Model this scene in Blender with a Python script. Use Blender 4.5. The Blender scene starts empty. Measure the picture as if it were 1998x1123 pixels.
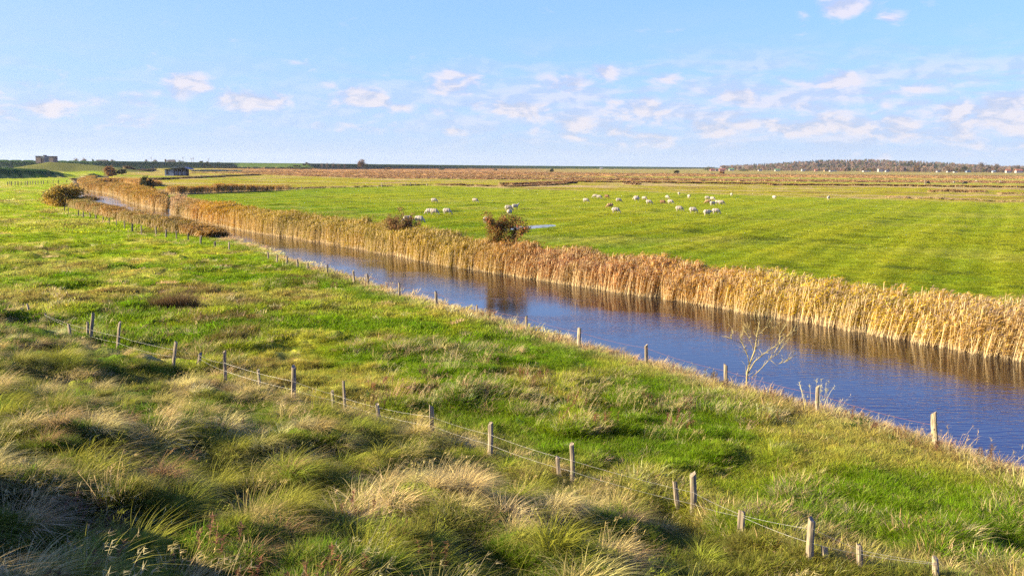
import bpy, bmesh, math, random
import numpy as np
from mathutils import Vector, Matrix, Euler
from mathutils.bvhtree import BVHTree

SC = bpy.context.scene
COL = SC.collection
R = math.radians
rng = np.random.default_rng(7)
random.seed(7)

# ------------------------------------------------------------------ camera
CAM_Z = 8.0
F_PX = 1665.0                      # focal length in photo pixels (1998 wide)
PITCH = math.atan((561.5 - 324.0) / F_PX)
ROLL = 0.0070
c_f = Vector((0, math.cos(PITCH), -math.sin(PITCH)))
c_r0 = Vector((1, 0, 0)); c_u0 = c_r0.cross(c_f)
c_r = c_r0 * math.cos(ROLL) + c_u0 * math.sin(ROLL)
c_u = c_u0 * math.cos(ROLL) - c_r0 * math.sin(ROLL)
cam_d = bpy.data.cameras.new('camera'); cam = bpy.data.objects.new('camera', cam_d); COL.objects.link(cam)
cam.matrix_world = Matrix(((c_r.x, c_u.x, -c_f.x, 0), (c_r.y, c_u.y, -c_f.y, 0), (c_r.z, c_u.z, -c_f.z, CAM_Z), (0, 0, 0, 1)))
cam_d.sensor_width = 36.0; cam_d.lens = F_PX / 1998.0 * 36.0
cam_d.clip_start = 0.1; cam_d.clip_end = 30000
SC.camera = cam

# ------------------------------------------------------------------ light
SUN_EL, SUN_AZ = R(20.0), R(-95.0)        # azimuth from +Y towards +X (so the sun stands to the left)
SKY_STRENGTH = 0.056
EXPOSURE = 1.95
K = 0.70                          # overall albedo level of plants, soil, wool and walls
sun_dir = Vector((math.sin(SUN_AZ) * math.cos(SUN_EL), math.cos(SUN_AZ) * math.cos(SUN_EL), math.sin(SUN_EL)))
sun_d = bpy.data.lights.new('sun', 'SUN'); sun = bpy.data.objects.new('sun', sun_d); COL.objects.link(sun)
sun_d.energy = 5.0; sun_d.angle = R(0.5); sun_d.color = (1.0, 0.85, 0.58)
sun.rotation_euler = sun_dir.to_track_quat('Z', 'Y').to_euler()
SC.view_settings.view_transform = 'Standard'; SC.view_settings.look = 'None'
SC.view_settings.exposure = EXPOSURE; SC.view_settings.gamma = 1.0
SC.view_settings.use_curve_mapping = False
SC.cycles.max_bounces = 4; SC.cycles.diffuse_bounces = 2; SC.cycles.glossy_bounces = 2
SC.cycles.transmission_bounces = 2; SC.cycles.volume_bounces = 0
SC.cycles.use_denoising = False

def dir_px(px, py):
    return c_f * F_PX + c_r * (px - 999.0) + c_u * (561.5 - py)

def at_z(px, py, z):               # where the line of sight of a photo pixel meets height z
    d = dir_px(px, py); t = (z - CAM_Z) / d.z
    return (d.x * t, d.y * t)

def at_d(px, py, dist):            # point at forward distance dist
    d = dir_px(px, py); t = dist / d.y
    return Vector((d.x * t, dist, CAM_Z + d.z * t))

# world: physical sky and wisps of cloud
world = bpy.data.worlds.new('World'); SC.world = world; world.use_nodes = True
def N(nt, t, loc=None, **kw):
    n = nt.nodes.new(t)
    for k, v in kw.items(): setattr(n, k, v)
    return n
def mth(nt, op, a, b=None, c=None, clamp=False):
    n = nt.nodes.new('ShaderNodeMath'); n.operation = op; n.use_clamp = clamp
    for i, v in enumerate((a, b, c)):
        if v is None: continue
        if isinstance(v, (int, float)): n.inputs[i].default_value = v
        else: nt.links.new(v, n.inputs[i])
    return n.outputs[0]
def mixc(nt, f, a, b, mode='MIX'):
    n = nt.nodes.new('ShaderNodeMix'); n.data_type = 'RGBA'; n.blend_type = mode
    for i, v in ((0, f), (6, a), (7, b)):
        if isinstance(v, (int, float)): n.inputs[i].default_value = v
        elif isinstance(v, tuple): n.inputs[i].default_value = (v[0], v[1], v[2], 1)
        else: nt.links.new(v, n.inputs[i])
    return n.outputs[2]
def smooth(nt, v, a, b):
    n = nt.nodes.new('ShaderNodeMapRange'); n.interpolation_type = 'SMOOTHSTEP'
    nt.links.new(v, n.inputs[0]); n.inputs[1].default_value = a; n.inputs[2].default_value = b
    return n.outputs[0]

def build_world():
    nt = world.node_tree; nt.nodes.clear()
    out = N(nt, 'ShaderNodeOutputWorld'); bg = N(nt, 'ShaderNodeBackground')
    nt.links.new(bg.outputs[0], out.inputs[0])
    tc = N(nt, 'ShaderNodeTexCoord'); sep = N(nt, 'ShaderNodeSeparateXYZ')
    nt.links.new(tc.outputs['Generated'], sep.inputs[0])
    zc = mth(nt, 'MAXIMUM', sep.outputs[2], 0.004)
    cmb = N(nt, 'ShaderNodeCombineXYZ')
    nt.links.new(sep.outputs[0], cmb.inputs[0]); nt.links.new(sep.outputs[1], cmb.inputs[1]); nt.links.new(zc, cmb.inputs[2])
    sky = N(nt, 'ShaderNodeTexSky'); sky.sky_type = 'NISHITA'; sky.sun_disc = False
    sky.sun_elevation = SUN_EL; sky.sun_rotation = SUN_AZ
    sky.altitude = 0; sky.air_density = 1.0; sky.dust_density = 0.6; sky.ozone_density = 1.6
    nt.links.new(cmb.outputs[0], sky.inputs[0])
    # angular coordinates in degrees
    u = mth(nt, 'MULTIPLY', mth(nt, 'ARCTAN2', sep.outputs[0], sep.outputs[1]), 57.2958)
    v = mth(nt, 'MULTIPLY', mth(nt, 'ARCSINE', sep.outputs[2]), 57.2958)
    def noise(su, sv, du, dv, detail=6, rough=0.6, seed=0.0):
        c = N(nt, 'ShaderNodeCombineXYZ')
        nt.links.new(mth(nt, 'MULTIPLY_ADD', u, su, du), c.inputs[0])
        nt.links.new(mth(nt, 'MULTIPLY_ADD', v, sv, dv), c.inputs[1])
        c.inputs[2].default_value = seed
        n = N(nt, 'ShaderNodeTexNoise'); n.inputs['Scale'].default_value = 1.0
        n.inputs['Detail'].default_value = detail; n.inputs['Roughness'].default_value = rough
        n.inputs['Distortion'].default_value = 0.35
        nt.links.new(c.outputs[0], n.inputs['Vector']); return n.outputs[0]
    blobs = CLOUDS
    total = None
    for (px, py, rx, ry, a) in blobs:
        rx *= 1.3; ry *= 1.25
        d = dir_px(px, py).normalized()
        u0 = math.degrees(math.atan2(d.x, d.y)); v0 = math.degrees(math.asin(d.z))
        k = 57.2958 / F_PX
        du = mth(nt, 'MULTIPLY', mth(nt, 'SUBTRACT', u, u0), 1 / (rx * k))
        dv = mth(nt, 'MULTIPLY', mth(nt, 'SUBTRACT', v, v0), 1 / (ry * k))
        q = mth(nt, 'ADD', mth(nt, 'MULTIPLY', du, du), mth(nt, 'MULTIPLY', dv, dv))
        g = mth(nt, 'MULTIPLY', mth(nt, 'EXPONENT', mth(nt, 'MULTIPLY', q, -1.0)), a)
        total = g if total is None else mth(nt, 'MAXIMUM', total, g)
    n1 = noise(0.42, 1.0, 3.0, 1.0, 8, 0.58)
    n1b = noise(0.42, 1.0, 3.0 + 0.20, 1.0 - 0.33, 8, 0.58)       # same noise looked up towards the sun and upward
    dens = mth(nt, 'ADD', mth(nt, 'MULTIPLY', n1, 1.35), mth(nt, 'MULTIPLY_ADD', total, 0.66, -0.84))
    low = mth(nt, 'MULTIPLY', smooth(nt, v, 9.0, 4.0), smooth(nt, v, .3, 2.5))
    n2 = noise(0.16, 0.75, 21.0, 7.0, 7, 0.6, 2.0)
    sheet = mth(nt, 'MULTIPLY', smooth(nt, n2, .38, .60), mth(nt, 'MULTIPLY', low, mth(nt, 'MULTIPLY_ADD', smooth(nt, u, -18.0, 14.0), .55, .25)))
    mask = mth(nt, 'MAXIMUM', smooth(nt, dens, -.03, 0.42), sheet)
    shade = smooth(nt, mth(nt, 'SUBTRACT', n1, n1b), -0.10, 0.10)
    ccol = mixc(nt, shade, CLOUD_DARK, CLOUD_LIT)
    hz = mth(nt, 'EXPONENT', mth(nt, 'MULTIPLY', mth(nt, 'MAXIMUM', v, 0.0), -0.22))  # pale air low over the horizon
    skyc = mixc(nt, 1.0, sky.outputs[0], SKY_GAIN, 'MULTIPLY')
    skyc = mixc(nt, smooth(nt, v, 11.5, 26.0), skyc, mixc(nt, 1.0, skyc, (.60, .78, .98), 'MULTIPLY'))
    hzf = mth(nt, 'MULTIPLY', hz, 0.88)
    skyh = mixc(nt, hzf, skyc, HORIZON)
    skyh = mixc(nt, mth(nt, 'MULTIPLY', smooth(nt, mth(nt, 'MULTIPLY', v, -1.0), -22.0, -11.0), .55), skyh, mixc(nt, hzf, SKY_LOW, HORIZON))
    veil = smooth(nt, noise(0.05, 0.25, 9.0, 4.0, 4, 0.5, 3.0), 0.42, 0.8)
    left = smooth(nt, mth(nt, 'MULTIPLY', u, -1.0), 0.0, 45.0)
    skyv = mixc(nt, mth(nt, 'MULTIPLY_ADD', left, 0.35, mth(nt, 'MULTIPLY', veil, 0.12)), skyh, HORIZON)
    final = mixc(nt, mth(nt, 'MULTIPLY', mask, 0.80), skyv, ccol)
    nt.links.new(final, bg.inputs[0]); bg.inputs[1].default_value = SKY_STRENGTH

SKY_GAIN = (0.39, 0.72, 1.90)
SKY_LOW = (2.0, 3.3, 4.6)
HORIZON = (2.95, 3.4, 4.15)
CLOUD_LIT = (4.3, 3.95, 4.05)
CLOUD_DARK = (2.75, 3.0, 3.75)
CLOUDS = [(20, 210, 70, 22, .75), (80, 215, 60, 18, .7), (40, 163, 26, 12, .6), (190, 198, 26, 18, .7), (252, 193, 32, 14, .6),
          (362, 170, 48, 20, 1.0), (235, 235, 70, 16, .6), (330, 238, 55, 12, .5), (492, 197, 66, 24, .95), (590, 125, 60, 14, .35),
          (715, 193, 80, 22, .95), (640, 172, 26, 14, .5), (775, 210, 36, 14, .7), (620, 244, 22, 12, .6), (740, 250, 90, 12, .45),
          (890, 160, 46, 28, 1.0), (860, 212, 40, 16, .6), (930, 204, 28, 12, .6), (880, 256, 30, 10, .5), (1100, 160, 58, 18, .9),
          (1185, 140, 42, 18, .7), (1010, 212, 66, 26, .8), (1060, 208, 36, 18, .7), (1010, 264, 60, 12, .5), (1160, 240, 110, 34, .8),
          (1260, 215, 70, 44, .75), (1435, 190, 44, 22, .85), (1310, 155, 34, 12, .5), (1420, 245, 100, 24, .7), (1290, 262, 70, 22, .6),
          (1630, 165, 70, 20, .8), (1575, 205, 55, 16, .7), (1600, 245, 130, 26, .8), (1720, 245, 110, 34, .8), (1790, 180, 44, 22, .7),
          (1830, 150, 60, 18, .6), (1720, 208, 40, 14, .55), (1890, 235, 110, 36, .8), (1970, 198, 52, 16, .9), (1990, 250, 80, 40, .8),
          (1650, 10, 36, 20, .85), (1735, 36, 24, 11, .6), (1566, 38, 14, 18, .6), (1515, 156, 24, 9, .5), (1700, 175, 50, 10, .45),
          (2150, 210, 90, 30, .8), (-120, 190, 90, 30, .8)]
build_world()

# ------------------------------------------------------------------ tagging and linking helpers
def tag(o, label=None, cat=None, group=None, kind=None):
    if label: o['label'] = label
    if cat: o['category'] = cat
    if group: o['group'] = group
    if kind: o['kind'] = kind
    return o
def empty(name, loc, rz=0, label=None, cat=None, group=None):
    o = bpy.data.objects.new(name, None); COL.objects.link(o); o.location = loc; o.rotation_euler = (0, 0, rz)
    o.empty_display_size = 0.2
    return tag(o, label, cat, group)
def mesh_np(name, V, Fq, mats, smoothf=False, parent=None, link=True, matidx=None):
    V = np.asarray(V, dtype=np.float32); Fq = np.asarray(Fq, dtype=np.int32)
    me = bpy.data.meshes.new(name)
    k = Fq.shape[1]
    me.vertices.add(len(V)); me.vertices.foreach_set('co', V.ravel())
    me.loops.add(Fq.size); me.loops.foreach_set('vertex_index', Fq.ravel())
    me.polygons.add(len(Fq)); me.polygons.foreach_set('loop_start', np.arange(0, Fq.size, k, dtype=np.int32))
    if matidx is not None: me.polygons.foreach_set('material_index', np.asarray(matidx, dtype=np.int32))
    me.update(calc_edges=True); me.validate()
    if smoothf: me.polygons.foreach_set('use_smooth', np.ones(len(Fq), dtype=bool))
    for m in (mats if isinstance(mats, (list, tuple)) else [mats]):
        if m: me.materials.append(m)
    o = bpy.data.objects.new(name, me)
    if link: COL.objects.link(o)
    if parent: o.parent = parent
    return o
def set_attr(o, name, arr, typ='FLOAT', dom='POINT'):
    a = o.data.attributes.new(name, typ, dom)
    key = {'FLOAT': 'value', 'INT': 'value', 'FLOAT_VECTOR': 'vector', 'FLOAT_COLOR': 'color'}[typ]
    a.data.foreach_set(key, np.ascontiguousarray(arr, dtype=np.int32 if typ == 'INT' else np.float32).ravel())

class MB:                                    # collects boxes, prisms and tubes into one mesh
    def __init__(s): s.bm = bmesh.new()
    def box(s, cx, cy, cz, sx, sy, sz, rz=0, tilt=None):
        r = bmesh.ops.create_cube(s.bm, size=1.0)['verts']
        M = Matrix.Translation((cx, cy, cz)) @ Euler((tilt[0], tilt[1], rz) if tilt else (0, 0, rz)).to_matrix().to_4x4() @ Matrix.Diagonal((sx, sy, sz, 1))
        bmesh.ops.transform(s.bm, matrix=M, verts=r); return s
    def prism(s, pts, y0, y1):              # outline in xz extruded along y
        a = [s.bm.verts.new((x, y0, z)) for x, z in pts]; b = [s.bm.verts.new((x, y1, z)) for x, z in pts]
        s.bm.faces.new(a); s.bm.faces.new(list(reversed(b)))
        n = len(pts)
        for i in range(n): s.bm.faces.new((a[i], b[i], b[(i + 1) % n], a[(i + 1) % n]))
        bmesh.ops.recalc_face_normals(s.bm, faces=s.bm.faces[:]); return s
    def tube(s, pts, rad, seg=6, cap=True):
        pts = [Vector(p) for p in pts]; n = len(pts)
        rads = rad if isinstance(rad, (list, tuple)) else [rad] * n
        rings = []
        for i, p in enumerate(pts):
            t = (pts[min(i + 1, n - 1)] - pts[max(i - 1, 0)]).normalized()
            a = t.orthogonal().normalized() if abs(t.z) > .9 else t.cross(Vector((0, 0, 1))).normalized()
            b = t.cross(a)
            rings.append([s.bm.verts.new(p + (a * math.cos(q) + b * math.sin(q)) * rads[i]) for q in [2 * math.pi * k / seg for k in range(seg)]])
        for i in range(n - 1):
            for k in range(seg):
                s.bm.faces.new((rings[i][k], rings[i][(k + 1) % seg], rings[i + 1][(k + 1) % seg], rings[i + 1][k]))
        if cap: s.bm.faces.new(rings[0]); s.bm.faces.new(rings[-1])
        return s
    def cone(s, x, y, z0, z1, r0, r1, seg=10):
        return s.tube([(x, y, z0), (x, y, z1)], [r0, r1], seg)
    def build(s, name, mat, parent=None, smoothf=False, link=True):
        me = bpy.data.meshes.new(name); bmesh.ops.recalc_face_normals(s.bm, faces=s.bm.faces[:]); s.bm.to_mesh(me); s.bm.free()
        if smoothf: me.polygons.foreach_set('use_smooth', [True] * len(me.polygons))
        me.materials.append(mat); o = bpy.data.objects.new(name, me)
        if link: COL.objects.link(o)
        if parent: o.parent = parent
        return o

# ------------------------------------------------------------------ numpy noise and polylines
_perm = rng.random((256, 256)).astype(np.float64)
def vnoise(x, y):
    xi = np.floor(x).astype(np.int64); yi = np.floor(y).astype(np.int64)
    fx = x - xi; fy = y - yi; fx = fx * fx * (3 - 2 * fx); fy = fy * fy * (3 - 2 * fy)
    a = _perm[xi & 255, yi & 255]; b = _perm[(xi + 1) & 255, yi & 255]
    c = _perm[xi & 255, (yi + 1) & 255]; d = _perm[(xi + 1) & 255, (yi + 1) & 255]
    return (a * (1 - fx) + b * fx) * (1 - fy) + (c * (1 - fx) + d * fx) * fy
def fbm(x, y, s, o=3, seed=0):
    v = 0; a = 1; t = 0; x = x / s + seed * 17.3; y = y / s - seed * 9.1
    for i in range(o):
        v = v + a * vnoise(x, y); t += a; a *= .5; x = x * 2.03 + 5.2; y = y * 2.03 + 1.7
    return v / t
def sstep(v, a, b):
    t = np.clip((v - a) / (b - a), 0, 1); return t * t * (3 - 2 * t)
def poly_sd(X, Y, P):
    """signed distance to a polyline (positive on the right of its direction) and the arc parameter"""
    best = np.full(X.shape, 1e18); sd = np.zeros(X.shape); tt = np.zeros(X.shape); acc = 0
    for (x0, y0), (x1, y1) in zip(P[:-1], P[1:]):
        dx, dy = x1 - x0, y1 - y0; L2 = dx * dx + dy * dy
        t = np.clip(((X - x0) * dx + (Y - y0) * dy) / L2, 0, 1)
        qx = X - x0 - t * dx; qy = Y - y0 - t * dy; d2 = qx * qx + qy * qy
        m = d2 < best
        cr = qx * dy - qy * dx
        best = np.where(m, d2, best); sd = np.where(m, np.sign(cr) * np.sqrt(d2), sd); tt = np.where(m, acc + t * math.sqrt(L2), tt)
        acc += math.sqrt(L2)
    return sd, tt
def resample(P, step):
    out = []
    for (x0, y0), (x1, y1) in zip(P[:-1], P[1:]):
        n = max(1, int(math.hypot(x1 - x0, y1 - y0) / step))
        for i in range(n): out.append((x0 + (x1 - x0) * i / n, y0 + (y1 - y0) * i / n))
    out.append(P[-1]); return out
def chaikin(P, n=2):
    for _ in range(n):
        Q = [P[0]]
        for a, b in zip(P[:-1], P[1:]):
            Q += [(.75 * a[0] + .25 * b[0], .75 * a[1] + .25 * b[1]), (.25 * a[0] + .75 * b[0], .25 * a[1] + .75 * b[1])]
        Q.append(P[-1]); P = Q
    return P

# all polylines run from the near right end to the far left end
FB_img = [(1998, 697), (1800, 661), (1680, 641), (1540, 618), (1400, 592), (1260, 572), (1100, 550), (1010, 533), (900, 518), (800, 500),
          (700, 481), (600, 465), (500, 451), (400, 430), (345, 414), (318, 407), (290, 402), (262, 393), (240, 381), (200, 374), (165, 371.5)]
FB = [(60.0, 3.0)] + [at_z(x, y, 0) for x, y in FB_img] + [(-140.0, 282.0), (-176.0, 350.0), (-222, 470)]
RF_img = [(1998, 930), (1830, 866), (1600, 800), (1417, 752), (1262, 704), (1130, 671), (1027, 641), (930, 610), (850, 592), (775, 572),
          (715, 552), (640, 526), (560, 508), (500, 494), (447, 482), (392, 469), (345, 460), (300, 452), (250, 440), (200, 427), (150, 412),
          (110, 401), (90, 390), (88, 380), (100, 368), (118, 362)]
RF = [(30.0, -8.0)] + [at_z(x, y, 1.0) for x, y in RF_img] + [(-151, 290), (-187, 360), (-237, 470)]
DF_img = [(1825, 1130), (1677, 1108), (1585, 1087), (1448, 1033), (1352, 1003), (1115, 940), (955, 885), (845, 850), (745, 822), (677, 803),
          (571, 776), (505, 760), (439, 742), (388, 720), (338, 710), (230, 682), (177, 663), (136, 651), (90, 629), (56, 613), (15, 602)]
DF = [(24.0, -4.0)] + [at_z(x, y, 1.25) for x, y in DF_img]
ex = (DF[-1][0] - DF[-6][0], DF[-1][1] - DF[-6][1])
DF += [(DF[-1][0] + ex[0] * 3, DF[-1][1] + ex[1] * 3), (-160, 190), (-400, 330)]
FBs = chaikin(FB, 1)
def offset_poly(P, off):
    out = []
    for i, p in enumerate(P):
        a = P[max(i - 1, 0)]; b = P[min(i + 1, len(P) - 1)]
        dx, dy = b[0] - a[0], b[1] - a[1]; L = math.hypot(dx, dy)
        o = off(p) if callable(off) else off
        out.append((p[0] + dy / L * o, p[1] - dx / L * o))        # to the right of travel = river side
    return out
NB = offset_poly(RF, lambda p: 1.5 if p[1] < 60 else (1.5 + min(1, (p[1] - 60) / 14) * 3.0))

# ridges: crest polyline points with heights and half widths
RIDGES = [
    # near dark dike on the left
    ([(-268, 280), (-253, 330), (-242, 376), (-231, 420), (-224, 440)], [6.6, 6.5, 6.2, 4.9, 1.2], 14.0),
    # sunlit mound behind it
    ([at_d(20, 330, 620)[:2], at_d(95, 330, 640)[:2], at_d(150, 330, 650)[:2], at_d(215, 330, 650)[:2], at_d(290, 330, 640)[:2]], [3.5, 8.6, 7.6, 5.2, 1.5], 34.0),
    # sea dike
    ([(-900, 300), (-760, 700), (-670, 1000), (-536, 1480), (-500, 1560), (-340, 1440), (-290, 1550), (-15, 2150), (525, 3020), (935, 4200), (1300, 5600)],
     [12, 12, 11.6, 10.8, 10.6, 10.0, 9.8, 9.2, 8.7, 8.4, 8.2], 20.0),
]
HILL_X = [1380, 1420, 1450, 1500, 1550, 1600, 1700, 1800, 1870, 1950, 2050, 2300]; HILL_H = [0, 4, 8, 14, 22, 29, 31, 25, 18, 10, 9, 6]

def height(X, Y):
    X = np.asarray(X, float); Y = np.asarray(Y, float)
    dN, _ = poly_sd(X, Y, NB); dN = -dN            # positive on the camera side
    dF, tF = poly_sd(X, Y, FBs)                    # positive on the meadow side
    s, _ = poly_sd(X, Y, DF); s = -s               # positive on the dike side of the dike fence
    near = dN > dF
    # near pasture
    z = 1.0 + 0.25 * sstep(-s, 12, 0)
    roll = (fbm(X, Y, 9, 3, 1) - .5) * 0.55 + (fbm(X, Y, 2.2, 2, 2) - .5) * 0.40 + (sstep(fbm(X, Y, .8, 2, 6), .45, .75) - .3) * 0.20 * (1 - sstep(np.hypot(X, Y), 70, 120))
    d = np.hypot(X, Y)
    z = z + roll * sstep(dN, 2, 8) * (1 - .4 * sstep(d, 60, 200))
    sl = np.clip(s, 0, 11.3)
    z = z + 0.205 * sl + (sstep(s, 11.2, 14.2)) * (5.35 - 3.55) - sstep(s, 17.5, 33) * 5.5 + sstep(s, 11.5, 13.5) * (fbm(X, Y, 2.6, 3, 14) - .5) * 1.3 * sstep(np.hypot(X, Y), 2.5, 5)  # last term: humps added on the unseen crest to break up its shadow
    tus = sstep(s, -2, 1.5) * (1 - sstep(s, 13.5, 15))
    z = z + tus * (sstep(fbm(X, Y, 1.25, 2, 5), .3, .7) - .45) * 0.40
    # bank
    zb = -1.3 + sstep(dN, -3.0, -0.2) * 1.2 + sstep(dN, -0.2, 1.6) * 1.1
    z_near = np.where(dN < 1.6, np.minimum(z, zb + (fbm(X, Y, 1.2, 2, 8) - .5) * .12), z)
    # meadow side
    g = (X * 0.866 - Y * 0.5)                       # across the drain furrows
    g = g + (fbm(X, Y, 60, 2, 11) - .5) * 6
    zm = 0.62 + 0.10 * np.sin(g * 2 * math.pi / 9.5) + 0.045 * np.sin(g * 2 * math.pi / 2.6) + (fbm(X, Y, 14, 3, 3) - .5) * .16
    zm = zm + (fbm(X, Y, 60, 3, 4) - .5) * .5 * sstep(Y, 200, 400)
    zf = -1.3 + sstep(dF, -3.0, -0.2) * 1.2 + sstep(dF, -0.2, 3.5) * 0.72
    pr = puddle_r(X, Y); ring = 1 - sstep(pr, 1.4, 2.4)
    zm = zm * (1 - ring) + ring * (.62 + (fbm(X, Y, 1.5, 2, 9) - .5) * .05) - .16 * (1 - sstep(pr, .65, 1.15))
    z_far = np.where(dF < 4, np.minimum(zm, zf), zm)
    z = np.where(near, z_near, z_far)
    for P, Hh, w in RIDGES:
        L = [0]
        for a, b in zip(P[:-1], P[1:]): L.append(L[-1] + math.hypot(b[0] - a[0], b[1] - a[1]))
        sd, t = poly_sd(X, Y, P)
        h = np.interp(t, L, Hh); q = np.abs(sd) / (1 + np.clip(Y - 1500, 0, None) / 1500)
        rz = h - np.clip(q - 4, 0, None) * (h - .6) / (w - 4)
        z = np.maximum(z, np.where(q < w * 1.2, rz, -9))
    Yp = np.maximum(Y, 1.0)
    hh = np.interp(999 + F_PX * X / Yp, HILL_X, HILL_H) * np.exp(-((Y - 3350) / 560) ** 2) * (Y > 1500)
    z = z + hh
    return z
PUD = at_z(1032, 443, .56)
_pa, _pb = at_z(985, 448.5, .56), at_z(1084, 438.5, .56); _pl = math.hypot(_pb[0] - _pa[0], _pb[1] - _pa[1]); _px, _py = (_pb[0] - _pa[0]) / _pl, (_pb[1] - _pa[1]) / _pl
def puddle_r(X, Y):
    a = (X - PUD[0]) * _px + (Y - PUD[1]) * _py; b = -(X - PUD[0]) * _py + (Y - PUD[1]) * _px
    return np.sqrt((a / (_pl * .54)) ** 2 + ((b + .5 * np.sin(a * .8) * .3) / 2.1) ** 2)

# ------------------------------------------------------------------ vegetation colour by place
def lerp(a, b, t): t = np.asarray(t)[..., None]; return a * (1 - t) + b * t
C = lambda r, g, b: np.array([r, g, b], float)
G_LUSH, G_YEL, G_OLIVE = C(.19, .33, .005), C(.46, .51, .02), C(.30, .29, .035)
STRAW, STRAW2, BROWN, RUST = C(.66, .50, .19), C(.90, .68, .32), C(.22, .12, .05), C(.52, .24, .06)
M_GREEN, M_YEL = C(.19, .30, .006), C(.36, .38, .014)
DITCH_img = [(1998, 396), (1750, 390), (1500, 382), (1250, 374), (1000, 368), (830, 362), (700, 364), (560, 370), (380, 378), (330, 381)]
DITCH = [(240, 120)] + [at_z(x, y, .6) for x, y in DITCH_img] + [(-150, 240)]
MARSH_img = [(1998, 362), (1800, 360), (1500, 356), (1200, 352), (1000, 352), (870, 352), (700, 347), (560, 343), (480, 340), (440, 339)]
MARSH = [(500, 330)] + [at_z(x, y, .6) for x, y in MARSH_img] + [(-420, 700), (-500, 1200)]

def zones(X, Y):
    dN = -poly_sd(X, Y, NB)[0]; dF = poly_sd(X, Y, FBs)[0]; s = -poly_sd(X, Y, DF)[0]
    dd = poly_sd(X, Y, DITCH)[0]; dm = poly_sd(X, Y, MARSH)[0]
    return dN, dF, s, dd, dm
def ground_colour(X, Y):
    X = np.asarray(X, float); Y = np.asarray(Y, float)
    dN, dF, s, dd, dm = zones(X, Y)
    n1 = fbm(X, Y, 11, 3, 21); n2 = fbm(X, Y, 3.2, 3, 22); n3 = fbm(X, Y, 1.1, 2, 23); n4 = fbm(X, Y * .45, 26, 3, 24)
    # near pasture
    c = lerp(G_LUSH, G_YEL, sstep(n2 * .6 + n1 * .4, .43, .65))
    c = lerp(c, G_YEL * 1.05, .35 * sstep(Y, 50, 90))
    strawy = sstep(n1 * .55 + n2 * .45, .50, .66)
    c = lerp(c, STRAW * .85, .42 * strawy)
    c = lerp(c, BROWN, .75 * sstep(fbm(X, Y, 5, 3, 25), .56, .70) * sstep(n3, .35, .7))
    rbank = np.exp(-((dN - 1.0) / 1.3) ** 2)
    c = lerp(c, lerp(STRAW2, C(.62, .36, .2), sstep(n3, .4, .7)), .92 * rbank)
    fence = np.exp(-((s - .4) / 1.4) ** 2)
    c = lerp(c, STRAW, .55 * fence * sstep(n3, .3, .6))
    tus = sstep(s, 0, 2)
    c = lerp(c, lerp(C(.13, .23, .012), C(.22, .24, .03), sstep(n2, .45, .7)), tus * .85)
    # sheep meadow
    g = X * 0.866 - Y * 0.5 + (fbm(X, Y, 60, 2, 11) - .5) * 6
    st = .5 + .5 * np.sin(g * 2 * math.pi / 9.5); st2 = .5 + .5 * np.sin(g * 2 * math.pi / 2.6 + 1)
    m = lerp(M_GREEN, M_YEL, np.clip(.16 + .38 * st + .20 * st2 * st + (n4 - .5) * 1.3 + (n2 - .5) * .9, 0, 1))
    m = lerp(m, STRAW * .8, .22 * sstep(fbm(X * .5 + Y * .3, Y, 9, 3, 27), .60, .75))
    m = lerp(m, M_YEL * 1.05, .45 * sstep(X + Y * .35, 20, 80) * (1 - sstep(dd, -5, 5)))
    m = lerp(m, C(.09, .13, .01), .75 * sstep(fbm(X * .55, Y, 2.1, 2, 35), .70, .80))
    # beyond the ditch: rougher
    rough = lerp(M_YEL * C(1.0, .88, .9), STRAW * .75, sstep(fbm(X * .35, Y, 14, 3, 28), .46, .66))
    rough = lerp(rough, BROWN * 1.2, .7 * sstep(fbm(X * .3, Y, 9, 3, 29), .60, .72))
    m = lerp(m, rough, sstep(dd, -1, 3))
    m = lerp(m, STRAW * .9, .55 * np.exp(-((dd - 1) / 2.5) ** 2))
    # marsh: rust and straw in long bands with strips of green
    yy = Y * (1 + .16 * (fbm(X * .5, Y * .25, 170, 3, 31) - .5)) + (fbm(X, Y, 40, 2, 36) - .5) * 26
    OLV, ORG, BRN, GRN = C(.30, .28, .06), C(.66, .36, .09), C(.38, .17, .05), C(.34, .36, .04)
    def bands(ys, cs):
        cs = np.array(cs); return np.stack([np.interp(yy, ys, cs[:, k]) for k in range(3)], -1)
    right = bands([400, 465, 480, 545, 570, 665, 690, 760, 850, 880, 985, 1030, 2400], [GRN, GRN, BRN * 1.3, ORG, GRN, GRN, ORG, ORG * 1.1, ORG, BRN, BRN, OLV, OLV])
    left = bands([400, 460, 480, 600, 630, 760, 790, 900, 1250, 1400], [GRN, GRN, BRN, BRN * 1.2, ORG * .9, ORG, BRN, BRN * 1.1, ORG * .8, BRN])
    mar = lerp(left, right, sstep(X, -60, 130))
    mar = lerp(mar, STRAW * C(1, .9, .8), .45 * sstep(fbm(X * .10, Y, 16, 3, 32), .52, .66))
    mar = lerp(mar, BRN * .8, .55 * sstep(fbm(X * .12, Y, 11, 3, 33), .55, .70))
    leftside = 1 - sstep(X + Y * .32, -60, 40)
    m = lerp(m, lerp(mar, rough, leftside), sstep(dm, -3, 6))
    # ridges and hills are grassed
    z = height(X, Y)
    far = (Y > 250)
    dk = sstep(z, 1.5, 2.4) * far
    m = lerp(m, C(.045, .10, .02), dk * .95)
    near = dN > dF
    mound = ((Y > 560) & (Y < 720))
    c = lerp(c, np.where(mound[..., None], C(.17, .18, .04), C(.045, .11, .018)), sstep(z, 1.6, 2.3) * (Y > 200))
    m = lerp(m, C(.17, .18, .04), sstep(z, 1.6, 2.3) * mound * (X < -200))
    out = np.where(near[..., None], c, m)
    out = lerp(out, C(.11, .075, .045), (1 - sstep(z, -.05, .25)))
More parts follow.
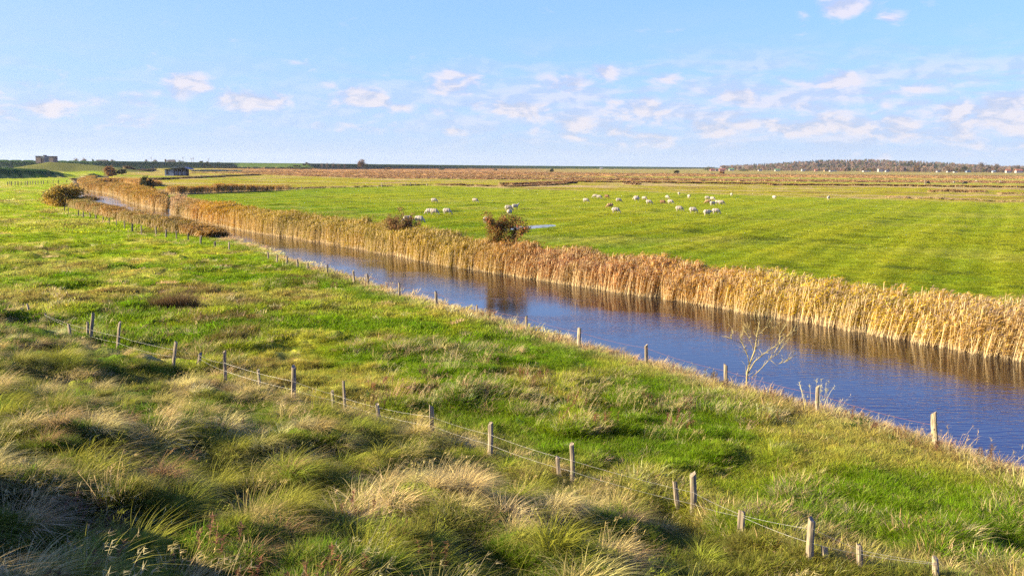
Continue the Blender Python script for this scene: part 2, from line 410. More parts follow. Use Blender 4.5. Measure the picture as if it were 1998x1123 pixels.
    hills = sstep(z, 5, 9) * (Y > 2000) * (X > 500)
    return lerp(out, C(.07, .06, .03), hills)

# ------------------------------------------------------------------ materials
def new_mat(name):
    m = bpy.data.materials.new(name); m.use_nodes = True; nt = m.node_tree
    return m, nt, nt.nodes['Principled BSDF']
def simple_mat(name, col, rough=.7, noise_scale=6.0, amount=.35, metal=0, bump=0.0, spec=.3):
    m, nt, p = new_mat(name)
    tc = N(nt, 'ShaderNodeTexCoord'); n = N(nt, 'ShaderNodeTexNoise'); n.inputs['Scale'].default_value = noise_scale; n.inputs['Detail'].default_value = 6
    nt.links.new(tc.outputs['Object'], n.inputs['Vector'])
    c = mixc(nt, smooth(nt, n.outputs[0], .3, .7), tuple(x * K * (1 - amount) for x in col), tuple(min(1, x * K * (1 + amount * .6)) for x in col))
    nt.links.new(c, p.inputs['Base Color']); p.inputs['Roughness'].default_value = rough; p.inputs['Metallic'].default_value = metal
    p.inputs['Specular IOR Level'].default_value = spec
    if bump:
        b = N(nt, 'ShaderNodeBump'); b.inputs['Strength'].default_value = bump; b.inputs['Distance'].default_value = .02
        nt.links.new(n.outputs[0], b.inputs['Height']); nt.links.new(b.outputs[0], p.inputs['Normal'])
    return m
def wood_mat(name, col):
    m, nt, p = new_mat(name)
    tc = N(nt, 'ShaderNodeTexCoord'); mp = N(nt, 'ShaderNodeMapping'); mp.inputs['Scale'].default_value = (38, 38, 2.2)
    oi = N(nt, 'ShaderNodeObjectInfo')
    nt.links.new(tc.outputs['Object'], mp.inputs[0])
    n = N(nt, 'ShaderNodeTexNoise'); n.inputs['Scale'].default_value = 1; n.inputs['Detail'].default_value = 5; n.inputs['Distortion'].default_value = .6
    nt.links.new(mp.outputs[0], n.inputs[0])
    c = mixc(nt, smooth(nt, n.outputs[0], .35, .65), tuple(x * K * .35 for x in col), tuple(min(1, x * K * 1.25) for x in col))
    c = mixc(nt, mth(nt, 'MULTIPLY', oi.outputs['Random'], .5), c, (.16, .13, .09), 'MIX')
    n2 = N(nt, 'ShaderNodeTexNoise'); n2.inputs['Scale'].default_value = 9
    nt.links.new(tc.outputs['Object'], n2.inputs[0])
    c = mixc(nt, mth(nt, 'MULTIPLY', smooth(nt, n2.outputs[0], .55, .7), .6), c, (.22, .23, .09))
    nt.links.new(c, p.inputs['Base Color']); p.inputs['Roughness'].default_value = .85
    b = N(nt, 'ShaderNodeBump'); b.inputs['Strength'].default_value = .7; b.inputs['Distance'].default_value = .01
    nt.links.new(n.outputs[0], b.inputs['Height']); nt.links.new(b.outputs[0], p.inputs['Normal'])
    return m

def ground_mat():
    m, nt, p = new_mat('ground_turf')
    at = N(nt, 'ShaderNodeAttribute', attribute_name='gcol')
    tc = N(nt, 'ShaderNodeTexCoord')
    def nz(s, det=4, sx=1.0):
        mp = N(nt, 'ShaderNodeMapping'); mp.inputs['Scale'].default_value = (s * sx, s, s); nt.links.new(tc.outputs['Object'], mp.inputs[0])
        n = N(nt, 'ShaderNodeTexNoise'); n.inputs['Scale'].default_value = 1; n.inputs['Detail'].default_value = det; n.inputs['Roughness'].default_value = .65
        nt.links.new(mp.outputs[0], n.inputs[0]); return n.outputs[0]
    a = nz(2.6, 6, .6); b = nz(.55, 5, .5); 
    c = mixc(nt, smooth(nt, a, .38, .66), at.outputs['Color'], mixc(nt, 1.0, at.outputs['Color'], (1.2, 1.15, 1.25), 'MULTIPLY'))
    c = mixc(nt, mth(nt, 'MULTIPLY', smooth(nt, b, .50, .70), .5), c, mixc(nt, 1.0, c, (.55, .62, .6), 'MULTIPLY'))
    c = mixc(nt, 1.0, c, (K, K, K), 'MULTIPLY')
    nt.links.new(c, p.inputs['Base Color']); p.inputs['Roughness'].default_value = .9; p.inputs['Specular IOR Level'].default_value = .04
    bp = N(nt, 'ShaderNodeBump'); bp.inputs['Strength'].default_value = 1.0; bp.inputs['Distance'].default_value = .22
    h = mth(nt, 'ADD', nz(7, 5), mth(nt, 'MULTIPLY', nz(1.6, 4), 1.6))
    nt.links.new(h, bp.inputs['Height']); nt.links.new(bp.outputs[0], p.inputs['Normal'])
    return m
def blade_mat(name, tip=(1.15, 1.05, .95), trans=.35, spec=.06):
    m, nt, p = new_mat(name)
    ti = N(nt, 'ShaderNodeAttribute', attribute_name='tint', attribute_type='INSTANCER')
    h = N(nt, 'ShaderNodeAttribute', attribute_name='h'); r = N(nt, 'ShaderNodeAttribute', attribute_name='rnd')
    k = mth(nt, 'MULTIPLY_ADD', r.outputs['Fac'], .8 * K, .6 * K)
    cv = N(nt, 'ShaderNodeCombineColor')
    for i in range(3): nt.links.new(k, cv.inputs[i])
    c = mixc(nt, 1.0, ti.outputs['Color'], cv.outputs[0], 'MULTIPLY')
    # dry tips on some blades
    dry = mth(nt, 'MULTIPLY', mth(nt, 'MULTIPLY', smooth(nt, h.outputs['Fac'], .45, 1.0), smooth(nt, r.outputs['Fac'], .6, .95)), .7)
    c = mixc(nt, dry, c, (.60 * K, .46 * K, .18 * K))
    nt.links.new(c, p.inputs['Base Color']); p.inputs['Roughness'].default_value = .7; p.inputs['Specular IOR Level'].default_value = spec
    tr = N(nt, 'ShaderNodeBsdfTranslucent'); nt.links.new(c, tr.inputs[0])
    mx = N(nt, 'ShaderNodeMixShader'); mx.inputs[0].default_value = trans
    nt.links.new(p.outputs[0], mx.inputs[1]); nt.links.new(tr.outputs[0], mx.inputs[2])
    nt.links.new(mx.outputs[0], nt.nodes['Material Output'].inputs[0])
    return m
def reed_mat(name):
    m, nt, p = new_mat(name)
    t1 = N(nt, 'ShaderNodeAttribute', attribute_name='tint', attribute_type='INSTANCER')
    t2 = N(nt, 'ShaderNodeAttribute', attribute_name='tint2', attribute_type='INSTANCER')
    pt = N(nt, 'ShaderNodeAttribute', attribute_name='part'); r = N(nt, 'ShaderNodeAttribute', attribute_name='rnd')
    stalk = mixc(nt, r.outputs['Fac'], (1.0, .80, .48), (.72, .52, .26))
    c = mixc(nt, smooth(nt, pt.outputs['Fac'], .2, .4), stalk, t1.outputs['Color'])
    c = mixc(nt, smooth(nt, pt.outputs['Fac'], .7, .9), c, t2.outputs['Color'])
    k = mth(nt, 'MULTIPLY_ADD', r.outputs['Fac'], .95 * K, .55 * K)
    cv = N(nt, 'ShaderNodeCombineColor')
    for i in range(3): nt.links.new(k, cv.inputs[i])
    c = mixc(nt, 1.0, c, cv.outputs[0], 'MULTIPLY')
    nt.links.new(c, p.inputs['Base Color']); p.inputs['Roughness'].default_value = .6; p.inputs['Specular IOR Level'].default_value = .08
    tr = N(nt, 'ShaderNodeBsdfTranslucent'); nt.links.new(c, tr.inputs[0])
    mx = N(nt, 'ShaderNodeMixShader'); mx.inputs[0].default_value = .3
    nt.links.new(p.outputs[0], mx.inputs[1]); nt.links.new(tr.outputs[0], mx.inputs[2])
    nt.links.new(mx.outputs[0], nt.nodes['Material Output'].inputs[0])
    return m
def leaf_mat(name, cols):
    m, nt, p = new_mat(name)
    r = N(nt, 'ShaderNodeAttribute', attribute_name='rnd')
    rp = N(nt, 'ShaderNodeValToRGB'); nt.links.new(r.outputs['Fac'], rp.inputs[0])
    while len(rp.color_ramp.elements) < len(cols): rp.color_ramp.elements.new(.5)
    for i, c in enumerate(cols):
        rp.color_ramp.elements[i].position = i / (len(cols) - 1); rp.color_ramp.elements[i].color = (c[0] * K, c[1] * K, c[2] * K, 1)
    nt.links.new(rp.outputs[0], p.inputs['Base Color']); p.inputs['Roughness'].default_value = .65; p.inputs['Specular IOR Level'].default_value = .1
    tr = N(nt, 'ShaderNodeBsdfTranslucent'); nt.links.new(rp.outputs[0], tr.inputs[0])
    mx = N(nt, 'ShaderNodeMixShader'); mx.inputs[0].default_value = .3
    nt.links.new(p.outputs[0], mx.inputs[1]); nt.links.new(tr.outputs[0], mx.inputs[2])
    nt.links.new(mx.outputs[0], nt.nodes['Material Output'].inputs[0])
    return m
def water_mat(name, scale=1.0, strength=.16, col=(.016, .012, .010)):
    m, nt, p = new_mat(name)
    p.inputs['Base Color'].default_value = (*col, 1); p.inputs['Roughness'].default_value = .04; p.inputs['IOR'].default_value = 1.6
    p.inputs['Specular IOR Level'].default_value = .5
    tc = N(nt, 'ShaderNodeTexCoord')
    def nz(sx, sy, rot, det):
        mp = N(nt, 'ShaderNodeMapping'); mp.inputs['Scale'].default_value = (sx * scale, sy * scale, 1); mp.inputs['Rotation'].default_value = (0, 0, rot)
        nt.links.new(tc.outputs['Object'], mp.inputs[0])
        n = N(nt, 'ShaderNodeTexNoise'); n.inputs['Scale'].default_value = 1; n.inputs['Detail'].default_value = det; n.inputs['Roughness'].default_value = .55
        nt.links.new(mp.outputs[0], n.inputs[0]); return n.outputs[0]
    h = mth(nt, 'ADD', nz(1.3, 4.6, .12, 3), mth(nt, 'MULTIPLY', nz(4, 10, -.25, 2), .22))
    calm = smooth(nt, nz(.05, .14, .6, 3), .35, .65)
    b = N(nt, 'ShaderNodeBump'); b.inputs['Distance'].default_value = .075
    nt.links.new(mth(nt, 'MULTIPLY_ADD', calm, strength * 1.3, strength * .5), b.inputs['Strength'])
    nt.links.new(h, b.inputs['Height']); nt.links.new(b.outputs[0], p.inputs['Normal'])
    return m
M_BLADE = blade_mat('grass_blades', trans=.45); M_TUSS = blade_mat('tussock_blades', trans=.3)
M_REED = reed_mat('reeds'); M_WOOD = wood_mat('weathered_wood', (.46, .36, .23)); M_WOOD_DK = wood_mat('dark_wood', (.20, .15, .10))
M_WIRE = simple_mat('galvanised_wire', (.55, .53, .48), .45, 10, .3, .4)
M_RUSTW = simple_mat('rusty_wire', (.25, .10, .05), .8, 10, .3)
M_BARK = simple_mat('bark', (.20, .16, .11), .9, 9, .5, bump=.5)
M_LICHEN = simple_mat('lichen_bark', (.50, .41, .17), .85, 5, .4, bump=.4)

# ------------------------------------------------------------------ ground sheet
def build_ground():
    fine = np.arange(-52, 52.01, .21); coarse = np.arange(56, 304.1, 4.0)
    ang = np.radians(np.concatenate([fine, coarse])); na = len(ang)
    rr = [0.5]
    while rr[-1] < 6200: rr.append(rr[-1] * (1.0035 if 1380 < rr[-1] < 1640 else 1.006 if 1640 < rr[-1] < 3300 else 1.0108) + .004)
    rr = np.array(rr); nr = len(rr)
    A, Rr = np.meshgrid(ang, rr)
    X = Rr * np.sin(A); Y = Rr * np.cos(A)
    Z = height(X.ravel(), Y.ravel()).reshape(X.shape)
    col = ground_colour(X.ravel(), Y.ravel())
    V = np.stack([X.ravel(), Y.ravel(), Z.ravel()], 1)
    V = np.vstack([V, [[0, 0, Z[0].mean()]]])
    i, j = np.meshgrid(np.arange(nr - 1), np.arange(na), indexing='ij'); jn = (j + 1) % na
    F4 = np.stack([i * na + j, i * na + jn, (i + 1) * na + jn, (i + 1) * na + j], -1).reshape(-1, 4)[:, ::-1]
    # centre fan closed with quads made of neighbouring pairs
    cap = [[len(V) - 1, (k + 2) % na, (k + 1) % na, k] for k in range(0, na - 1, 2)]
    if na % 2: cap.append([len(V) - 1, 0, 0, na - 1]); cap = cap[:-1]
    F4 = np.vstack([F4, cap])
    o = mesh_np('ground', V, F4, ground_mat(), True)
    set_attr(o, 'gcol', np.hstack([np.vstack([col, col[:1]]), np.ones((len(V), 1))]), 'FLOAT_COLOR')
    tag(o, kind='structure')
    return o
GROUND = build_ground()

def sheet(name, P, z, mat):
    bm = bmesh.new(); vs = [bm.verts.new((x, y, z)) for x, y in P]; f = bm.faces.new(vs)
    bmesh.ops.triangulate(bm, faces=[f]); bmesh.ops.recalc_face_normals(bm, faces=bm.faces[:])
    if bm.faces[:][0].normal.z < 0: bmesh.ops.reverse_faces(bm, faces=bm.faces[:])
    me = bpy.data.meshes.new(name); bm.to_mesh(me); bm.free(); me.materials.append(mat)
    o = bpy.data.objects.new(name, me); COL.objects.link(o); return tag(o, kind='structure')
rv = offset_poly(FBs, 2.0); nv = offset_poly(NB, -1.2)
sheet('river_water', rv[:-1] + nv[:-1][::-1], 0.0, water_mat('river_water'))
# rain puddle in the meadow
pp = [(PUD[0] + math.cos(a) * _px * _pl * .62 - math.sin(a) * _py * 2.6, PUD[1] + math.cos(a) * _py * _pl * .62 + math.sin(a) * _px * 2.6) for a in [k * math.pi / 14 for k in range(28)]]
sheet('puddle', pp, .555, water_mat('puddle_water', 1.0, .02))
pp = [at_z(x, y, .7) for x, y in [(370, 332.6), (400, 331.4), (440, 331.6), (472, 332.2), (470, 334.2), (430, 334.6), (390, 334.4), (372, 333.8)]]
sheet('pond_water', pp, 1.1, water_mat('pond_water', .3, .02))

# ------------------------------------------------------------------ scatter machinery
def make_scatter(name, P, rot, scl, tint, idx, sources, tint2=None):
    n = len(P)
    me = bpy.data.meshes.new(name); me.vertices.add(n); me.vertices.foreach_set('co', np.asarray(P, dtype=np.float32).ravel())
    o = bpy.data.objects.new(name, me); COL.objects.link(o)
    set_attr(o, 'rot', rot, 'FLOAT_VECTOR'); set_attr(o, 'scl', scl, 'FLOAT_VECTOR'); set_attr(o, 'pick', idx, 'INT')
    set_attr(o, 'tint', np.hstack([tint, np.ones((n, 1))]), 'FLOAT_COLOR')
    if tint2 is not None: set_attr(o, 'tint2', np.hstack([tint2, np.ones((n, 1))]), 'FLOAT_COLOR')
    ng = bpy.data.node_groups.new(name + '_nodes', 'GeometryNodeTree')
    ng.interface.new_socket('Geometry', in_out='INPUT', socket_type='NodeSocketGeometry')
    ng.interface.new_socket('Geometry', in_out='OUTPUT', socket_type='NodeSocketGeometry')
    gi = ng.nodes.new('NodeGroupInput'); go = ng.nodes.new('NodeGroupOutput')
    ip = ng.nodes.new('GeometryNodeInstanceOnPoints'); jg = ng.nodes.new('GeometryNodeJoinGeometry')
    for s in reversed(sources):            # a join socket stacks its links last one first
        oi = ng.nodes.new('GeometryNodeObjectInfo'); oi.inputs['Object'].default_value = s; oi.inputs['As Instance'].default_value = True
        ng.links.new(oi.outputs['Geometry'], jg.inputs[0])
    def na(nm, t):
        a = ng.nodes.new('GeometryNodeInputNamedAttribute'); a.data_type = t; a.inputs['Name'].default_value = nm
        return a.outputs['Attribute']
    er = ng.nodes.new('FunctionNodeEulerToRotation'); ng.links.new(na('rot', 'FLOAT_VECTOR'), er.inputs[0])
    ng.links.new(gi.outputs[0], ip.inputs['Points']); ng.links.new(jg.outputs[0], ip.inputs['Instance'])
    ip.inputs['Pick Instance'].default_value = True
    ng.links.new(na('pick', 'INT'), ip.inputs['Instance Index']); ng.links.new(er.outputs[0], ip.inputs['Rotation'])
    ng.links.new(na('scl', 'FLOAT_VECTOR'), ip.inputs['Scale'])
    ng.links.new(ip.outputs[0], go.inputs[0])
    md = o.modifiers.new('scatter', 'NODES'); md.node_group = ng
    return o

def ribbons(base, dirs, length, width, bend, segs, wind=(0, 0), widthtaper=True, side=None, droop=1.0, rs=None):
    """many blades at once: base (n,3), dirs (n,3) start directions, bend how much they fall over"""
    rs = rs or rng; n = len(base); L = np.asarray(length)[:, None]; W = np.asarray(width)[:, None]
    B = np.asarray(bend)[:, None]
    t = np.linspace(0, 1, segs + 1)
    hor = dirs.copy(); hor[:, 2] = 0; hn = np.linalg.norm(hor, axis=1, keepdims=True); hor = hor / np.maximum(hn, 1e-6)
    hor = hor + np.array([[wind[0], wind[1], 0]]); hor /= np.maximum(np.linalg.norm(hor, axis=1, keepdims=True), 1e-6)
    if side is None:
        a = rs.random(n) * 2 * np.pi; side = np.stack([np.cos(a), np.sin(a), np.zeros(n)], 1)
    V = []; H = []
    for k, tk in enumerate(t):
        p = base + dirs * L * tk + hor * L * B * tk * tk * .6 + np.array([[0, 0, -1]]) * L * B * droop * tk ** 2.4 * .42
        w = W * ((1 - tk ** 1.6) * .92 + .08 if widthtaper else 1.0) * .5
        V.append(p - side * w); V.append(p + side * w); H += [tk, tk]
    V = np.stack(V, 1)                                    # n, 2(segs+1), 3
    m = 2 * (segs + 1)
    F = []
    for k in range(segs): F.append(np.stack([np.arange(n) * m + 2 * k, np.arange(n) * m + 2 * k + 1, np.arange(n) * m + 2 * k + 3, np.arange(n) * m + 2 * k + 2], 1))
    F = np.concatenate(F); rnd = np.repeat(rs.random(n), m); H = np.tile(np.array(H), n)
    return V.reshape(-1, 3), F, H, rnd
def join_parts(parts):
    Vs, Fs, Hs, Rs, off = [], [], [], [], 0
    for V, F, H, r in parts:
        Vs.append(V); Fs.append(F + off); Hs.append(H); Rs.append(r); off += len(V)
    return np.vstack(Vs), np.vstack(Fs), np.concatenate(Hs), np.concatenate(Rs)
def src(name, parts, mat, attr='h'):
    V, F, H, r = join_parts(parts)
    o = mesh_np(name, V, F, mat, False, link=False)
    set_attr(o, attr, H); set_attr(o, 'rnd', r); return o

def tuft(n, radius, length, width, lean, bend, segs=3, wind=(.3, .1)):
    a = rng.random(n) * 2 * np.pi; q = np.sqrt(rng.random(n)) * radius
    base = np.stack([q * np.cos(a), q * np.sin(a), np.full(n, -.02)], 1)
    la = lean * rng.random(n)
    a2 = a + rng.normal(0, .7, n)
    d = np.stack([np.cos(a2) * la + wind[0] * .35, np.sin(a2) * la + wind[1] * .35, np.ones(n)], 1); d /= np.linalg.norm(d, axis=1, keepdims=True)
    return ribbons(base, d, length * (.5 + .8 * rng.random(n)), width * (.7 + .6 * rng.random(n)), bend * (.4 + rng.random(n)), segs, wind)
def seedheads(n, radius, length, lean=.25, wind=(.5, .15)):
    a = rng.random(n) * 2 * np.pi; q = np.sqrt(rng.random(n)) * radius
    base = np.stack([q * np.cos(a), q * np.sin(a), np.zeros(n)], 1); la = lean * rng.random(n)
    d = np.stack([np.cos(a) * la + wind[0] * .3, np.sin(a) * la + wind[1] * .3, np.ones(n)], 1); d /= np.linalg.norm(d, axis=1, keepdims=True)
    L = length * (.6 + .6 * rng.random(n))
    st = ribbons(base, d, L, np.full(n, .005), np.full(n, .3), 4, wind, False)
    tops = st[0].reshape(n, -1, 3)[:, -2:, :].mean(1)
    k = 5; b2 = np.repeat(tops, k, 0) - np.repeat(d, k, 0) * (rng.random(n * k)[:, None] * .10)
    a3 = rng.random(n * k) * 2 * np.pi
    d2 = np.stack([np.cos(a3) * .5 + wind[0], np.sin(a3) * .5 + wind[1], rng.random(n * k) * .8], 1); d2 /= np.linalg.norm(d2, axis=1, keepdims=True)
    hd = ribbons(b2, d2, .05 + .05 * rng.random(n * k), np.full(n * k, .014), np.full(n * k, .5), 1, wind)
    return [st, hd]

def scatter_img(n, x0, x1, y0, y1, ypow=1.0):
    """random ground points, dense where the photograph shows ground large or small alike"""
    px = rng.uniform(x0, x1, n); py = y0 + (y1 - y0) * rng.random(n) ** ypow
    D = np.array(c_f)[None] * F_PX + np.array(c_r)[None] * (px - 999)[:, None] + np.array(c_u)[None] * (561.5 - py)[:, None]
    z = np.full(n, 1.0)
    for _ in range(9):
        t = (z - CAM_Z) / D[:, 2]; X = D[:, 0] * t; Y = D[:, 1] * t; z = .5 * z + .5 * height(X, Y) if _ > 5 else height(X, Y)
        z = np.clip(z, -.5, 6.0)
    return X, Y, height(X, Y)
def rots(n, tilt=.12):
    return np.stack([rng.normal(0, tilt, n), rng.normal(0, tilt, n), rng.uniform(-.9, .9, n)], 1)
def jitter(c, v=.18, h=.08):
    n = len(c); return np.clip(c * (1 + rng.normal(0, v, n))[:, None] * (1 + rng.normal(0, h, (n, 3))), .004, .9)

# sources
short = [src('short_tuft', [tuft(46, .16, .15, .010, .8, .6, 2)], M_BLADE) for _ in range(3)]
medium = [src('medium_tuft', [tuft(60, .20, .24, .010, .8, .9, 3)], M_BLADE) for _ in range(3)]
carpet = [src('turf_patch', [tuft(90, .55, .17, .028, .9, .6, 2)], M_BLADE) for _ in range(3)]
carpet_far = [src('turf_patch_far', [tuft(70, 1.1, .20, .07, .9, .5, 1)], M_BLADE) for _ in range(3)]
tussock = []
for i in range(7):
    r_ = .26 + .05 * (i % 3)
    parts = [tuft(270, r_ * .75, .54 + .12 * (i % 3), .012, 1.15, 1.45, 6, (.42, .12)), tuft(160, r_ * 1.1, .38, .010, 1.5, 1.5, 3, (.3, .1))]
    if i % 3 == 1: parts += seedheads(16, r_ * .8, .8)
    tussock.append(src('tussock', parts, M_TUSS))
stalky = [src('stalks', seedheads(16, .3, .62, .35) + [tuft(20, .3, .35, .009, .6, .8, 3)], M_BLADE) for _ in range(3)]
def dock_src():
    n = 5; parts = []
    for k in range(n):
        x, y = rng.normal(0, .18, 2); h = rng.uniform(.35, .65); lean = rng.normal(0, .1, 2)
        b = np.array([[x, y, 0]]); d = np.array([[lean[0] + .1, lean[1], 1.0]])
        parts.append(ribbons(b, d, np.array([h]), np.array([.012]), np.array([.1]), 3, (.3, 0), False))
        m = 40; t = rng.uniform(.35, 1, m)
        bb = b + d * h * t[:, None]; a = rng.random(m) * 6.28
        dd = np.stack([np.cos(a), np.sin(a), rng.uniform(.1, .9, m)], 1)
        parts.append(ribbons(bb, dd, .05 + .05 * rng.random(m), np.full(m, .028), np.full(m, .3), 1, (0, 0)))
    m = 16; a = rng.random(m) * 6.28
    parts.append(ribbons(np.stack([rng.normal(0, .1, m), rng.normal(0, .1, m), np.zeros(m)], 1), np.stack([np.cos(a), np.sin(a), rng.uniform(.3, 1, m)], 1), .12 + .14 * rng.random(m), np.full(m, .06), np.full(m, 1.0), 3, (0, 0)))
    return src('dock', parts, M_BLADE)
docks = [dock_src() for _ in range(3)]
def herb_src():
    parts = []
    for k in range(9):
        x, y = rng.normal(0, .16, 2); h = rng.uniform(.10, .28); m = 10; t = rng.uniform(.3, 1, m); a = rng.random(m) * 6.28
        bb = np.array([[x, y, 0]]) + np.array([[0, 0, 1]]) * h * t[:, None]
        parts.append(ribbons(bb, np.stack([np.cos(a), np.sin(a), rng.uniform(0, .5, m)], 1), .05 + .05 * rng.random(m), np.full(m, .035), np.full(m, .8), 2, (0, 0)))
    return src('herb', parts, M_BLADE)
herbs = [herb_src() for _ in range(3)]

# ---- short grass over the near pasture and the dike foot
def near_filter(X, Y):
    dN = -poly_sd(X, Y, NB)[0]; dF = poly_sd(X, Y, FBs)[0]; s = -poly_sd(X, Y, DF)[0]
    return dN, dF, s
def build_grass():
    X, Y, Z = scatter_img(150000, -500, 2400, 352, 1330, .85)
    dN, dF, s = near_filter(X, Y)
    d = np.hypot(X, Y)
    ok = (dN > .15) & (dN > dF) & (d < 330) & (s < 14) & (Z < 6.2) & (Y > 1.5)
    X, Y, Z, dN, s, d = [a[ok] for a in (X, Y, Z, dN, s, d)]; n = len(X)
    col = ground_colour(X, Y)
    tall = sstep(fbm(X, Y, 3.4, 3, 41), .47, .62) * (1 - .8 * sstep(s, -.5, 1.0)); tall = np.maximum(tall, np.exp(-((dN - 1.0) / 1.6) ** 2)); 
    u = rng.random(n)
    kind = np.where(d < 34, np.where(u < (.12 + .6 * tall) * (1 - .8 * sstep(s, .3, 1.5)), 1, 0), np.where(d < 95, np.where(u < .10 + .30 * tall, 1, 2), 3))
    pick = kind * 3 + rng.integers(0, 3, n)
    # straw on individual tufts, more of them where it stands tall
    dry = rng.random(n) < (.03 + .22 * tall * (kind == 1) + .65 * (dN < 2.1))
    col = np.where(dry[:, None], STRAW2 * .9, col)
    sc = rng.uniform(.7, 1.35, n) * np.where(kind == 2, .85 + .3 * tall, 1) * np.where(kind == 1, .75 + .55 * tall * (1 - .1 * np.exp(-((dN - .9) / 1.2) ** 2)), 1)
    scl = np.stack([sc, sc, sc * rng.uniform(.8, 1.25, n)], 1)
    o = make_scatter('pasture_grass', np.stack([X, Y, Z], 1), rots(n), scl, jitter(col, .2, .08), pick, short + medium + carpet + carpet_far)
    tag(o, 'green and straw coloured pasture grass between the dike and the river', 'grass', kind='stuff')
def build_meadow():
    X, Y, Z = scatter_img(46000, -100, 2500, 350, 640, 1.2)
    dN, dF, s = near_filter(X, Y); d = np.hypot(X, Y)
    pud = puddle_r(X, Y) / 1.12
    ok = (dF > 2.5) & (dF > dN) & (d < 330) & (pud > 1)
    X, Y, Z, d = X[ok], Y[ok], Z[ok], d[ok]; n = len(X)
    kind = np.where(d < 90, 0, 1)
    sc = rng.uniform(.6, 1.1, n); hz = np.where(kind == 0, .34, .4) * sc * (.6 + .9 * fbm(X, Y, 6, 3, 47))
    o = make_scatter('meadow_grass', np.stack([X, Y, Z], 1), rots(n, .08), np.stack([sc, sc, hz], 1), jitter(ground_colour(X, Y) * 1.0, .14, .05),
                     kind * 3 + rng.integers(0, 3, n), carpet + carpet_far)
    tag(o, 'short bright green grass of the grazed sheep meadow', 'grass', kind='stuff')
def build_tussocks():
    # large arching tussocks on the dike foot
    pts = []
    cell = {}
    tries = 0
    while len(pts) < 5200 and tries < 150000:
        tries += 1
        d = rng.uniform(6.5, 48); a = rng.uniform(-.80, .72); x = d * math.tan(a) ; y = d
        pts_ok = True
        key = (int(x // .50), int(y // .50))
        if key in cell: continue
        cell[key] = 1; pts.append((x, y))
    P = np.array(pts); X, Y = P[:, 0], P[:, 1]
    X = X + rng.normal(0, .12, len(X)); Y = Y + rng.normal(0, .12, len(X))
    dN, dF, s = near_filter(X, Y)
    w = sstep(s, -.9, .4) * (1 - sstep(s, 12.2, 13.5))
    keep = rng.random(len(X)) < w * (.22 + .72 * sstep(fbm(X, Y, 2.6, 2, 51), .38, .58))
    X, Y, s = X[keep], Y[keep], s[keep]; n = len(X)
    Z = height(X, Y)
    strawy = sstep(fbm(X, Y, 2.2, 2, 52) + .14 * np.exp(-(s / 1.5) ** 2) + rng.normal(0, .10, n), .36, .54)[:, None]
    base = C(.36, .38, .04) * (1 - strawy) + STRAW2 * C(.92, .95, .78) * strawy; base = np.where((rng.random(n) < .07)[:, None], C(.46, .30, .13), base)
    sc = rng.uniform(.42, .86, n) * (1 - .15 * (s < .5))
    rz = rots(n, .10); rz[:, 2] = rng.normal(-.1, .5, n)
    o = make_scatter('grass_tussocks', np.stack([X, Y, Z], 1), rz, np.stack([sc, sc, sc * rng.uniform(.8, 1.15, n)], 1), jitter(base, .14, .04), rng.integers(0, 7, n), tussock)
    tag(o, 'wind combed straw tussocks of long grass on the dike foot', 'grass', kind='stuff')
def build_weeds():
    X, Y, Z = scatter_img(16000, -300, 2300, 430, 1250, .9)
    dN, dF, s = near_filter(X, Y); d = np.hypot(X, Y)
    p = sstep(fbm(X, Y, 4.5, 3, 61), .54, .70) * .26 * (1 - .9 * sstep(s, -.5, .5)) + np.exp(-((dN - .9) / .9) ** 2) * 1.0
    ok = (dN > .2) & (dN > dF) & (d < 90) & (s < 13) & (rng.random(len(X)) < p)
    X, Y, Z, dN, s, d = [a[ok] for a in (X, Y, Z, dN, s, d)]; n = len(X)
    u = rng.random(n); bank = np.abs(dN - .9) < 1.4
    kind = np.where(bank, np.where(u < .7, 0, 1), np.where(u < .30, 0, np.where(u < .62, 1, 2)))
    col = np.where((kind == 0)[:, None], STRAW2, np.where((kind == 1)[:, None], C(.30, .16, .08), C(.12, .2, .03)))
    sc = rng.uniform(.6, 1.15, n) * np.where(bank & (kind == 0), rng.choice([.5, .55, .6, 1.0, 1.25], n), 1) * np.where(kind == 1, .75, 1)
    o = make_scatter('pasture_weeds', np.stack([X, Y, Z], 1), rots(n), np.stack([sc] * 3, 1), jitter(col, .18, .08), kind * 3 + rng.integers(0, 3, n), stalky + docks + herbs)
    tag(o, 'dry stalks, brown docks and herbs scattered through the pasture', 'weeds', kind='stuff')
build_grass(); build_meadow(); build_tussocks(); build_weeds()

